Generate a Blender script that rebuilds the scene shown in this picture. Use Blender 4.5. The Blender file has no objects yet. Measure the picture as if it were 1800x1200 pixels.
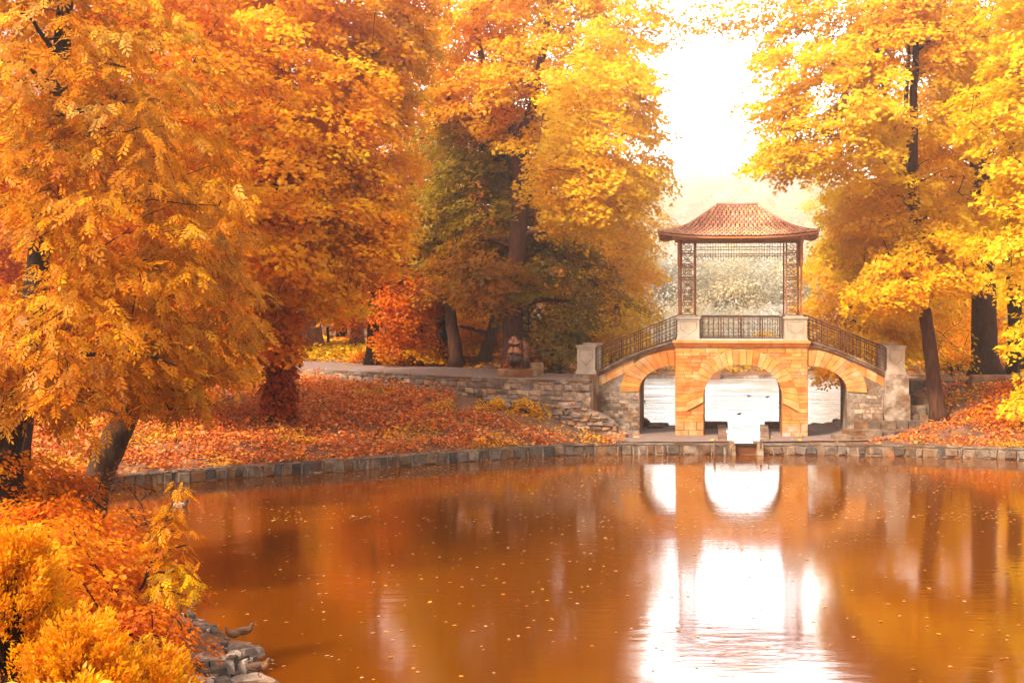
import bpy, math, random
import numpy as np
from math import radians as R, sin, cos, pi
from mathutils import Vector

random.seed(7)
rng = np.random.default_rng(11)
sc = bpy.context.scene
C = sc.collection

# ------------------------------------------------------------------ camera
F, HX, HY, CH = 2500.0, 900.0, 520.0, 6.35      # focal (px of an 1800 px frame), horizon, eye height
cam = bpy.data.cameras.new("camera")
cam.sensor_width = 36.0
cam.lens = 36.0 * F / 1800.0
cam.shift_y = -(600 - HY) / 1800.0
cam.clip_start, cam.clip_end = 0.1, 4000
co = bpy.data.objects.new("camera", cam)
co.location = (0, 0, CH)
co.rotation_euler = (R(90), 0, 0)
C.objects.link(co)
sc.camera = co
# ------------------------------------------------------------------ sky, sun, exposure
VEIL, GLOW = .50, 4.6
SUN_EL, SUN_AZ = 44.0, 222.0                    # azimuth clockwise from +Y
w = bpy.data.worlds.new("World")
sc.world = w
w.use_nodes = True
nt = w.node_tree
nt.nodes.clear()
sky = nt.nodes.new("ShaderNodeTexSky")
sky.sky_type = 'NISHITA'
sky.sun_disc = False
sky.sun_elevation = R(SUN_EL)
sky.sun_rotation = R(SUN_AZ)
sky.air_density, sky.dust_density, sky.ozone_density = 1.0, 6.0, 0.5
hs = nt.nodes.new("ShaderNodeHueSaturation")
hs.inputs['Saturation'].default_value = 0.22
bg = nt.nodes.new("ShaderNodeBackground")
bg.inputs['Strength'].default_value = 0.06
out = nt.nodes.new("ShaderNodeOutputWorld")
nt.links.new(sky.outputs[0], hs.inputs['Color'])
nt.links.new(hs.outputs[0], bg.inputs[0])
# high bright overcast, with a luminous thin patch low over the gap between the trees
tcw = nt.nodes.new("ShaderNodeTexCoord")
dot = nt.nodes.new("ShaderNodeVectorMath"); dot.operation = 'DOT_PRODUCT'
gd = Vector(((1235 - HX) / F, 1, (HY - 70) / F)).normalized()
dot.inputs[1].default_value = gd
nt.links.new(tcw.outputs['Generated'], dot.inputs[0])
ramp = nt.nodes.new("ShaderNodeValToRGB")
e = ramp.color_ramp.elements
e[0].position, e[0].color = 0.86, (0, 0, 0, 1)
e[1].position, e[1].color = 1.0, (1, 1, 1, 1)
m_ = e.new(0.965); m_.color = (.10, .10, .10, 1)
nt.links.new(dot.outputs['Value'], ramp.inputs[0])
cn = nt.nodes.new("ShaderNodeTexNoise"); cn.inputs['Scale'].default_value = 2.2; cn.inputs['Detail'].default_value = 5
nt.links.new(tcw.outputs['Generated'], cn.inputs[0])
cm = nt.nodes.new("ShaderNodeMapRange"); cm.inputs['To Min'].default_value = .82; cm.inputs['To Max'].default_value = 1.18
nt.links.new(cn.outputs['Fac'], cm.inputs[0])
ml = nt.nodes.new("ShaderNodeMath"); ml.operation = 'MULTIPLY_ADD'; ml.inputs[1].default_value = GLOW; ml.inputs[2].default_value = VEIL
nt.links.new(ramp.outputs[0], ml.inputs[0])
mm_ = nt.nodes.new("ShaderNodeMath"); mm_.operation = 'MULTIPLY'
nt.links.new(ml.outputs[0], mm_.inputs[0]); nt.links.new(cm.outputs[0], mm_.inputs[1])
bg2 = nt.nodes.new("ShaderNodeBackground"); bg2.inputs[0].default_value = (.97, .98, 1.0, 1)
nt.links.new(mm_.outputs[0], bg2.inputs[1])
addw = nt.nodes.new("ShaderNodeAddShader")
nt.links.new(bg.outputs[0], addw.inputs[0]); nt.links.new(bg2.outputs[0], addw.inputs[1])
nt.links.new(addw.outputs[0], out.inputs[0])
sun = bpy.data.lights.new("sun", 'SUN')
sun.energy = 3.7
sun.angle = R(6)
sun.color = (1.0, 0.91, 0.74)
so = bpy.data.objects.new("sun", sun)
az, el = R(SUN_AZ), R(SUN_EL)
sd = Vector((sin(az) * cos(el), cos(az) * cos(el), sin(el)))
so.rotation_euler = sd.to_track_quat('Z', 'Y').to_euler()
C.objects.link(so)
sc.view_settings.view_transform = 'Standard'
sc.view_settings.look = 'None'
sc.view_settings.gamma = 1
sc.view_settings.exposure = 1.1
sc.cycles.max_bounces = 8
sc.cycles.transparent_max_bounces = 4
sc.cycles.volume_bounces = 0
sc.cycles.sample_clamp_indirect = 6

# ------------------------------------------------------------------ helpers
def P(px, py, D):
    """World point on the ray through photograph pixel (px,py) at distance D along +Y."""
    return np.array([(px - HX) / F * D, D, CH - (py - HY) / F * D])

def G(px, py, z=0.0):
    D = F * (CH - z) / (py - HY)
    return P(px, py, D)

def tag(o, label=None, cat=None, group=None, kind=None):
    if label: o['label'] = label
    if cat: o['category'] = cat
    if group: o['group'] = group
    if kind: o['kind'] = kind
    return o

def empty(name, loc=(0, 0, 0), rz=0.0, label=None, cat=None, group=None):
    o = bpy.data.objects.new(name, None)
    o.location = tuple(float(c) for c in loc)
    o.rotation_euler = (0, 0, rz)
    o.empty_display_size = 0.2
    C.objects.link(o)
    return tag(o, label, cat, group)

def link(name, me, mat, parent=None):
    o = bpy.data.objects.new(name, me)
    if mat and not me.materials:
        me.materials.append(mat)
    C.objects.link(o)
    if parent is not None:
        o.parent = parent
    return o

def npmesh(name, V, Q, tint=None, smooth=False):
    """Quads-only mesh from arrays."""
    V = np.asarray(V, np.float32); Q = np.asarray(Q, np.int32)
    me = bpy.data.meshes.new(name)
    k = Q.shape[1]
    me.vertices.add(len(V)); me.vertices.foreach_set("co", V.ravel())
    me.loops.add(Q.size); me.loops.foreach_set("vertex_index", Q.ravel())
    me.polygons.add(len(Q))
    me.polygons.foreach_set("loop_start", np.arange(0, Q.size, k, dtype=np.int32))
    me.polygons.foreach_set("loop_total", np.full(len(Q), k, np.int32))
    if smooth:
        me.polygons.foreach_set("use_smooth", np.ones(len(Q), bool))
    me.update(calc_edges=True)
    if tint is not None:
        t = np.concatenate([np.asarray(tint, np.float32), np.ones((len(Q), 1), np.float32)], 1)
        a = me.attributes.new("tint", 'FLOAT_COLOR', 'FACE')
        a.data.foreach_set("color", t.ravel())
    return me

class MB:
    """Mesh collector: polygons of any size with one tint each."""
    def __init__(s, rel=(0, 0, 0)):
        s.v, s.f, s.t, s.sm = [], [], [], []
        s.rel = np.array(rel, float)
    def add(s, vs, fs, tint=(1, 1, 1), smooth=False):
        b = len(s.v)
        s.v.extend([tuple(np.asarray(v, float) - s.rel) for v in vs])
        for f in fs:
            s.f.append([i + b for i in f]); s.t.append(tint); s.sm.append(smooth)
    def hexa(s, c8, tint=(1, 1, 1)):
        s.add(c8, [(0, 3, 2, 1), (4, 5, 6, 7), (0, 1, 5, 4), (1, 2, 6, 5), (2, 3, 7, 6), (3, 0, 4, 7)], tint)
    def box(s, x0, x1, y0, y1, z0, z1, tint=(1, 1, 1), j=0.0, ch=0.0):
        def q(a): return a + (random.uniform(-j, j) if j else 0)
        if ch <= 0:
            s.hexa([(q(x0), q(y0), q(z0)), (q(x1), q(y0), q(z0)), (q(x1), q(y1), q(z0)), (q(x0), q(y1), q(z0)),
                    (q(x0), q(y0), q(z1)), (q(x1), q(y0), q(z1)), (q(x1), q(y1), q(z1)), (q(x0), q(y1), q(z1))], tint)
        else:   # top chamfered
            s.box(x0, x1, y0, y1, z0, z1 - ch, tint, j)
            s.hexa([(x0, y0, z1 - ch), (x1, y0, z1 - ch), (x1, y1, z1 - ch), (x0, y1, z1 - ch),
                    (x0 + ch, y0 + ch, z1), (x1 - ch, y0 + ch, z1), (x1 - ch, y1 - ch, z1), (x0 + ch, y1 - ch, z1)], tint)
    def tube(s, pts, rad, k=6, tint=(1, 1, 1), cap=True, smooth=True, flat=1.0):
        pts = [np.asarray(p, float) for p in pts]
        n = len(pts)
        if not hasattr(rad, '__len__'): rad = [rad] * n
        rings = []
        T0 = None; A = None
        for i in range(n):
            T = pts[min(i + 1, n - 1)] - pts[max(i - 1, 0)]
            L = np.linalg.norm(T); T = T / L if L > 1e-9 else np.array([0, 0, 1.0])
            if A is None:
                ref = np.array([1.0, 0, 0]) if abs(T[0]) < .9 else np.array([0, 1.0, 0])
                A = np.cross(T, ref)
            A = A - T * A.dot(T); A /= np.linalg.norm(A)
            B = np.cross(T, A)
            r = rad[i]
            for q in range(k):
                a = 2 * pi * q / k
                rings.append(pts[i] + A * (cos(a) * r) + B * (sin(a) * r * flat))
        fs = []
        for i in range(n - 1):
            for q in range(k):
                a, b = i * k + q, i * k + (q + 1) % k
                fs.append((a, b, b + k, a + k))
        if cap:
            fs.append(tuple(range(k))[::-1]); fs.append(tuple((n - 1) * k + q for q in range(k)))
        s.add(rings, fs, tint, smooth)
    def bar(s, a, b, w, tint=(1, 1, 1)):
        s.tube([a, b], w * .7071, 4, tint, True, False)
    def mesh(s, name):
        me = bpy.data.meshes.new(name)
        me.from_pydata(s.v, [], s.f)
        at = me.attributes.new("tint", 'FLOAT_COLOR', 'FACE')
        arr = np.ones((len(s.f), 4), np.float32); arr[:, :3] = np.array(s.t, np.float32).reshape(-1, 3)
        at.data.foreach_set("color", arr.ravel())
        me.polygons.foreach_set("use_smooth", np.array(s.sm, bool))
        me.update()
        return me
    def build(s, name, mat, parent=None):
        return link(name, s.mesh(name), mat, parent)

# ------------------------------------------------------------------ materials
def new_mat(name):
    m = bpy.data.materials.new(name); m.use_nodes = True
    n = m.node_tree; n.nodes.clear()
    return m, n

def N(n, typ, **kw):
    nd = n.nodes.new(typ)
    for k, v in kw.items():
        if k.startswith('_'): setattr(nd, k[1:], v)
        else: nd.inputs[k.replace('__', ' ')].default_value = v
    return nd

def stone_mat(name, c1, c2, scale=3.0, rough=.85, bump=.5, tint=True, stain=None, coords='Object', stretch=(1, 1, 1), spec=.3, metallic=0.0, stain_amt=(.5, .68), bump_scale=14.0, dist=.03):
    m, n = new_mat(name)
    tc = N(n, 'ShaderNodeTexCoord'); mp = N(n, 'ShaderNodeMapping'); mp.inputs['Scale'].default_value = stretch
    n.links.new(tc.outputs[coords], mp.inputs[0])
    no = N(n, 'ShaderNodeTexNoise', Scale=scale, Detail=8.0, Roughness=.62); n.links.new(mp.outputs[0], no.inputs[0])
    cr = N(n, 'ShaderNodeValToRGB'); cr.color_ramp.elements[0].color = (*c1, 1); cr.color_ramp.elements[1].color = (*c2, 1)
    cr.color_ramp.elements[0].position, cr.color_ramp.elements[1].position = .36, .64
    n.links.new(no.outputs['Fac'], cr.inputs[0])
    col = cr.outputs[0]
    if stain:
        n2 = N(n, 'ShaderNodeTexNoise', Scale=scale * .33, Detail=5.0, Roughness=.6); n.links.new(mp.outputs[0], n2.inputs[0])
        r2 = N(n, 'ShaderNodeValToRGB'); r2.color_ramp.elements[0].position, r2.color_ramp.elements[1].position = stain_amt
        n.links.new(n2.outputs['Fac'], r2.inputs[0])
        mx = N(n, 'ShaderNodeMix', _data_type='RGBA'); n.links.new(r2.outputs[0], mx.inputs[0])
        n.links.new(col, mx.inputs[6]); mx.inputs[7].default_value = (*stain, 1); col = mx.outputs[2]
    if tint:
        at = N(n, 'ShaderNodeAttribute', _attribute_name='tint')
        mm = N(n, 'ShaderNodeMix', _data_type='RGBA', _blend_type='MULTIPLY'); mm.inputs[0].default_value = 1
        n.links.new(col, mm.inputs[6]); n.links.new(at.outputs['Color'], mm.inputs[7]); col = mm.outputs[2]
    bs = N(n, 'ShaderNodeBsdfPrincipled', Roughness=rough, Metallic=metallic)
    bs.inputs['Specular IOR Level'].default_value = spec
    n.links.new(col, bs.inputs['Base Color'])
    bn = N(n, 'ShaderNodeTexNoise', Scale=bump_scale, Detail=8.0, Roughness=.7); n.links.new(mp.outputs[0], bn.inputs[0])
    bp = N(n, 'ShaderNodeBump', Strength=bump, Distance=dist); n.links.new(bn.outputs['Fac'], bp.inputs['Height'])
    n.links.new(bp.outputs[0], bs.inputs['Normal'])
    o = N(n, 'ShaderNodeOutputMaterial'); n.links.new(bs.outputs[0], o.inputs[0])
    return m

def leaf_mat(name, trans=.45, gloss=.06):
    m, n = new_mat(name)
    at = N(n, 'ShaderNodeAttribute', _attribute_name='tint')
    d = N(n, 'ShaderNodeBsdfDiffuse'); t = N(n, 'ShaderNodeBsdfTranslucent'); g = N(n, 'ShaderNodeBsdfGlossy', Roughness=.45)
    n.links.new(at.outputs['Color'], d.inputs[0])
    hsv = N(n, 'ShaderNodeHueSaturation', Saturation=1.1, Value=1.15); n.links.new(at.outputs['Color'], hsv.inputs['Color'])
    n.links.new(hsv.outputs[0], t.inputs[0])
    a = N(n, 'ShaderNodeMixShader'); a.inputs[0].default_value = trans
    n.links.new(d.outputs[0], a.inputs[1]); n.links.new(t.outputs[0], a.inputs[2])
    b = N(n, 'ShaderNodeMixShader'); b.inputs[0].default_value = gloss
    n.links.new(a.outputs[0], b.inputs[1]); n.links.new(g.outputs[0], b.inputs[2])
    o = N(n, 'ShaderNodeOutputMaterial'); n.links.new(b.outputs[0], o.inputs[0])
    return m

M = {}
M['leaf'] = leaf_mat('autumn_leaf', .55, .012)
M['leaf_glossy'] = leaf_mat('pinnate_leaf', .45, .012)
M['litter'] = leaf_mat('leaf_litter', .2, .02)
M['bark'] = stone_mat('bark', (.05, .025, .014), (.16, .085, .05), 5, .95, 1.0, True, None, 'Object', (2.2, 2.2, .35), bump_scale=9, dist=.06)
M['sandstone'] = stone_mat('sandstone', (.50, .17, .035), (.68, .31, .09), 2.6, .85, .6, True, (.60, .42, .27), stain_amt=(.56, .74))
M['limestone'] = stone_mat('limestone', (.30, .23, .17), (.44, .36, .28), 2.2, .85, .4, True, (.45, .27, .12), stain_amt=(.58, .8))
M['rubble'] = stone_mat('rubble', (.20, .13, .09), (.46, .34, .25), 3.5, .9, .8, True, (.34, .15, .05), stain_amt=(.55, .75))
M['mortar'] = stone_mat('mortar', (.30, .22, .17), (.50, .41, .33), 5, .95, .8, True)
M['plaster'] = stone_mat('weathered_plaster', (.20, .12, .08), (.56, .44, .34), 2.6, .95, 1.0, True, (.24, .12, .06), stain_amt=(.46, .60), bump_scale=7, dist=.08)
M['iron'] = stone_mat('painted_iron', (.09, .028, .014), (.17, .06, .03), 12, .55, .2, True)
M['iron_rust'] = stone_mat('rust_iron', (.28, .08, .025), (.44, .15, .055), 8, .6, .2, True)
M['wood'] = stone_mat('eaves_wood', (.36, .14, .045), (.50, .22, .08), 4, .7, .3, True)
M['tile'] = stone_mat('clay_tile', (.60, .23, .12), (.78, .38, .24), 7, .38, .3, True, (.80, .48, .28), spec=.5, stain_amt=(.5, .7))
M['bronze'] = stone_mat('bronze', (.11, .05, .03), (.24, .12, .07), 5, .38, .3, True, None, metallic=.8, spec=.5)
M['duck'] = stone_mat('feather', (.8, .8, .8), (1, 1, 1), 26, .8, .3, True)
M['path'] = stone_mat('asphalt_path', (.20, .135, .115), (.31, .215, .185), 6, .9, .3, False, (.26, .13, .07))

# ------------------------------------------------------------------ terrain
LP = [G(1800, 808), G(1700, 804), G(1600, 801.5), G(1490, 800), G(1400, 799), G(1303, 798.5), G(1200, 798.5), G(1100, 798.5), G(1000, 799.5), G(930, 803), G(850, 809), G(760, 815),
      G(680, 821), G(600, 828), G(520, 833), G(440, 838), G(360, 845), G(280, 851), G(200, 859)]
LP = [p[:2] for p in LP]
LP_far = [(36.0, 30.0), (33, 44), (27, 52)] + [tuple(p) for p in LP]
LP_near = [(-13.4, 44.5), (-12.6, 41.5), (-10.9, 37.5), (-9.2, 33.5), (-7.5, 29.6), (-5.9, 26.4), (-5.0, 24.9), (-4.35, 24.1), (-4.6, 22.6), (-4.2, 20.5), (-4.0, 18.0), (-2, 15.6), (4, 14.6), (16, 14.5), (28, 17.5)]
LOWER = np.array(LP_far + LP_near)
UPPER = np.array([(8.75, 57.3), (9.95, 57.3), (11.4, 65.7), (15.6, 65.9), (22, 69), (40, 80), (58, 101), (30, 103.2), (5, 103.2), (-4, 101), (-2, 90), (3.5, 74), (4.6, 65.7), (9.9, 65.7)])

def inside(poly, x, y):
    r = np.zeros(x.shape, bool)
    n = len(poly)
    for i in range(n):
        x0, y0 = poly[i]; x1, y1 = poly[(i + 1) % n]
        c = ((y0 > y) != (y1 > y))
        with np.errstate(divide='ignore', invalid='ignore'):
            xi = (x1 - x0) * (y - y0) / (y1 - y0 + 1e-12) + x0
        r ^= c & (x < xi)
    return r

EDGE = [(-60, 84), (-30, 76), (-18, 71.5)] + [tuple(G(a, b, 2.7)[:2]) for a, b in ((520, 652), (600, 655), (700, 660), (780, 664), (860, 668), (940, 670.5), (1010, 672))] + [(6, 59.9)]
EDGE = np.array(EDGE)
def edge_y(x): return np.interp(x, EDGE[:, 0], EDGE[:, 1])

cp = []
for p, q in zip(LOWER, np.roll(LOWER, -1, 0)):            # ring just outside the pond
    d = q - p; L = np.hypot(*d); nrm = np.array([-d[1], d[0]]) / L
    mid = (p + q) / 2
    for off, z in ((.5, .44),):
        a = mid + nrm * off
        if inside(LOWER, np.array([a[0]]), np.array([a[1]]))[0]: a = mid - nrm * off
        cp.append((a[0], a[1], z))
def cpp(px, py, D, dz=0): a = P(px, py, D); cp.append((a[0], a[1], a[2] + dz))
for a in ((1010, 748, 59.6), (960, 730, 59.8), (900, 713, 60.4), (860, 706, 60.9), (780, 693, 62.3), (700, 684, 64), (640, 676, 65), (560, 664, 67), (520, 660, 68.2), (450, 655, 69), (1060, 762, 59.6)): cpp(*a)
for a in ((600, 760, 56), (480, 760, 55), (350, 800, 50.5), (250, 822, 48), (800, 760, 57), (300, 740, 55), (490, 735, 57)): cpp(*a)
cp += [(-16, 47, 1.1), (-20, 52, 2.0), (-25, 62, 3.0), (-35, 70, 3.2), (-60, 60, 4), (-30, 45, 3.0), (-18, 38, 2.4)]
cpp(150, 915, 34); cpp(15, 915, 30)
cp += [(-14, 33, 2.0), (-11, 26, 1.7), (-8, 22, 1.1), (-6.3, 19, .9), (-9, 16, 2.0), (-5, 14, 1.6), (-3.6, 10, 2.5), (-7, 10, 3.0), (-14, 14, 3.6), (-2, 4, 4.2), (0, 0, 4.8), (6, 4, 4.3), (5, 9, 2.4), (20, 8, 3), (-30, 10, 6), (0, -30, 6), (60, 10, 5), (-60, 0, 7), (45, 40, 3)]
for x in (4.2, 6, 8, 11, 13, 15): cp += [(x, 60.5, .34), (x, 65, .30)]
cp += [(3.2, 60.0, .9)]
for a in ((1650, 738, 60.5), (1560, 768, 58.6), (1590, 745, 60), (1620, 672, 65), (1720, 690, 62), (1800, 722, 60), (1800, 770, 57.5), (1700, 745, 58.5), (1740, 678, 65), (1800, 668, 68), (1600, 668, 68)): cpp(*a)
cp += [(22, 62, 2.4), (26, 60, 2.4), (22, 78, 2.6), (20, 66, 2.5), (35, 60, 3), (32, 80, 2.6), (60, 90, 3), (20, 106, .8), (10, 106, .8), (35, 106, .8), (5, 106, 1.0), (20, 130, 2), (60, 130, 3), (-20, 120, 3.5), (0, 180, 5), (80, 180, 5), (-80, 120, 5), (120, 60, 5)]
cp = np.array(cp)
def rbf_fit(c):
    r = np.hypot(c[:, None, 0] - c[None, :, 0], c[:, None, 1] - c[None, :, 1])
    n = len(c)
    A = np.zeros((n + 3, n + 3)); A[:n, :n] = -r + np.eye(n) * -.15
    A[:n, n] = 1; A[:n, n + 1] = c[:, 0]; A[:n, n + 2] = c[:, 1]; A[n:, :n] = A[:n, n:].T
    return np.linalg.solve(A, np.concatenate([c[:, 2], [0, 0, 0]]))
WG = rbf_fit(cp)
def rbf(x, y):
    o = np.zeros(x.shape)
    for i, (a, b, _) in enumerate(cp): o -= WG[i] * np.hypot(x - a, y - b)
    o += WG[-3] + WG[-2] * x + WG[-1] * y
    return o
def sstep(t): t = np.clip(t, 0, 1); return t * t * (3 - 2 * t)
def vnoise(x, y, s, seed=0):
    return (np.sin(x * s + 1.3 * np.sin(y * s * .7 + seed)) * np.cos(y * s * 1.1 + 1.7 * np.sin(x * s * .6 + seed * 2.1)))
def hill(x, y):
    prof = 15 + 3 * np.sin(x * .012 + 1) + 3 * np.sin(x * .035)
    return prof * sstep((y - 165) / 150)
def H(x, y, ponds=True):
    x = np.asarray(x, float); y = np.asarray(y, float)
    rr = np.hypot(x, y - 60)
    far = sstep((rr - 90) / 60)
    z = rbf(np.clip(x, -90, 100), np.clip(y, -30, 170)) * (1 - far) + 3.2 * far
    z = np.where(rr > 200, 3.2, z)
    back = (y > edge_y(x) + .28) & (x < np.where(y > 65.8, 5.0, 3.6))
    zb = .25 + 2.47 * sstep((5.2 - x) / np.where(y > 66, 3.0, .2)) + .25 * sstep((y - edge_y(x) - 9) / 4)
    zb = np.where(rr < 150, zb, zb * (1 - far) + 3.2 * far)
    z = np.where(back, zb, z)
    bump = .06 * vnoise(x, y, 1.9) + .04 * vnoise(x, y, 4.3, 3)
    onpath = back & (y < edge_y(x) + 8.5)
    under = (x > 3.5) & (x < 16) & (y > 57.2) & (y < 66)
    z = z + np.where(onpath | under, .01, 1) * bump + hill(x, y)
    if ponds:
        z = np.where(inside(LOWER, x, y), -1.0, z)
        z = np.where(inside(UPPER, x, y), -.6, z)
    return z
def axis(parts):
    o = []
    for a, b, s in parts: o.append(np.arange(a, b, s))
    return np.concatenate(o)
gx = axis([(-600, -80, 20), (-80, -26, 1.5), (-26, 26, .25), (26, 70, 1.0), (70, 620, 20)])
gy = axis([(-300, -10, 20), (-10, 14, .6), (14, 72, .25), (72, 120, .8), (120, 360, 5), (360, 720, 20)])
X, Y = np.meshgrid(gx, gy)
Z = H(X, Y)
nx, ny = len(gx), len(gy)
idx = np.arange(nx * ny).reshape(ny, nx)
Q = np.stack([idx[:-1, :-1], idx[:-1, 1:], idx[1:, 1:], idx[1:, :-1]], -1).reshape(-1, 4)
M['soil'] = stone_mat('leafy_soil', (.10, .045, .022), (.24, .13, .08), 1.6, .95, .8, False, (.26, .09, .03), stain_amt=(.42, .62), bump_scale=10, dist=.05)
tag(link('ground', npmesh('ground', np.stack([X, Y, Z], -1).reshape(-1, 3), Q, smooth=True), M['soil']), kind='structure')

# bare trodden earth under the bridge and path of asphalt
def strip(name, front, back, z, mat, n=60, dz=.0):
    t = np.linspace(0, 1, n)
    f = np.stack([np.interp(t, np.linspace(0, 1, len(front)), np.array(front)[:, k]) for k in (0, 1)], -1)
    b = np.stack([np.interp(t, np.linspace(0, 1, len(back)), np.array(back)[:, k]) for k in (0, 1)], -1)
    V = []; Qs = []
    m = 12
    for j in range(m):
        g = f + (b - f) * j / (m - 1)
        V.append(np.stack([g[:, 0], g[:, 1], H(g[:, 0], g[:, 1], False) + z], -1))
    V = np.concatenate(V)
    for j in range(m - 1):
        for i in range(n - 1): Qs.append((j * n + i, j * n + i + 1, (j + 1) * n + i + 1, (j + 1) * n + i))
    o = link(name, npmesh(name, V, Qs, smooth=True), mat)
    return tag(o, kind='structure')
ex = np.linspace(-40, 3.3, 30)
strip('path', [(x, edge_y(x) + .12) for x in ex], [(x, edge_y(x) + 8.2) for x in ex], .05, M['path'])
strip('trodden_ground', [(3.9, 57.35), (8.66, 57.35)], [(3.9, 65.6), (9.8, 65.6)], .05, M['path'], 20)
strip('trodden_ground', [(10.05, 57.35), (15.8, 57.9)], [(11.5, 65.6), (15.5, 65.8)], .05, M['path'], 20)
strip('path', [(15.9, 63.4), (22, 64), (32, 66)], [(16, 66.2), (22, 70), (32, 72)], .05, M['path'], 40)

# ------------------------------------------------------------------ water
def water_mat(name, body, ior, rip, scale, rough=.02):
    m, n = new_mat(name)
    tc = N(n, 'ShaderNodeTexCoord'); mp = N(n, 'ShaderNodeMapping'); mp.inputs['Scale'].default_value = (.5, 1.5, 1)
    n.links.new(tc.outputs['Object'], mp.inputs[0])
    a = N(n, 'ShaderNodeTexNoise', Scale=scale, Detail=3.0, Roughness=.55); n.links.new(mp.outputs[0], a.inputs[0])
    b = N(n, 'ShaderNodeTexNoise', Scale=.22, Detail=2.0); n.links.new(tc.outputs['Object'], b.inputs[0])
    r = N(n, 'ShaderNodeValToRGB'); r.color_ramp.elements[0].position, r.color_ramp.elements[1].position = .46, .66
    r.color_ramp.elements[0].color = (.25, .25, .25, 1)
    n.links.new(b.outputs['Fac'], r.inputs[0])
    mu = N(n, 'ShaderNodeMath', _operation='MULTIPLY'); n.links.new(a.outputs['Fac'], mu.inputs[0]); n.links.new(r.outputs[0], mu.inputs[1])
    bp = N(n, 'ShaderNodeBump', Strength=1.0, Distance=rip); n.links.new(mu.outputs[0], bp.inputs['Height'])
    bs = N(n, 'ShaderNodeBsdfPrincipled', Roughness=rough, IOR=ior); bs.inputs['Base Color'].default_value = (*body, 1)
    n.links.new(bp.outputs[0], bs.inputs['Normal'])
    o = N(n, 'ShaderNodeOutputMaterial'); n.links.new(bs.outputs[0], o.inputs[0])
    return m
def poly_sheet(name, poly, z, mat):
    me = bpy.data.meshes.new(name)
    me.from_pydata([(a, b, z) for a, b in poly], [], [list(range(len(poly)))])
    return tag(link(name, me, mat), kind='structure')
def grow(poly, d):
    poly = np.array(poly); c = poly.mean(0); o = []
    n = len(poly)
    area = np.sum(poly[:, 0] * np.roll(poly[:, 1], -1) - np.roll(poly[:, 0], -1) * poly[:, 1])
    s = 1 if area > 0 else -1
    for i in range(n):
        a, b, e = poly[i - 1], poly[i], poly[(i + 1) % n]
        n1 = np.array([(b - a)[1], -(b - a)[0]]); n1 /= np.hypot(*n1) + 1e-9
        n2 = np.array([(e - b)[1], -(e - b)[0]]); n2 /= np.hypot(*n2) + 1e-9
        m = n1 + n2; m /= np.hypot(*m) + 1e-9
        o.append(b + m * d * s)
    return o
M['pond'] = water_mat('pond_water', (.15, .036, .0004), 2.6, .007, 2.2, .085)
M['lake'] = water_mat('lake_water', (.36, .37, .39), 2.0, .18, 1.4, .17)
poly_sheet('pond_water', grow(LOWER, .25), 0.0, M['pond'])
poly_sheet('upper_pond_water', grow(UPPER, .08), .40, M['lake'])

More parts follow.
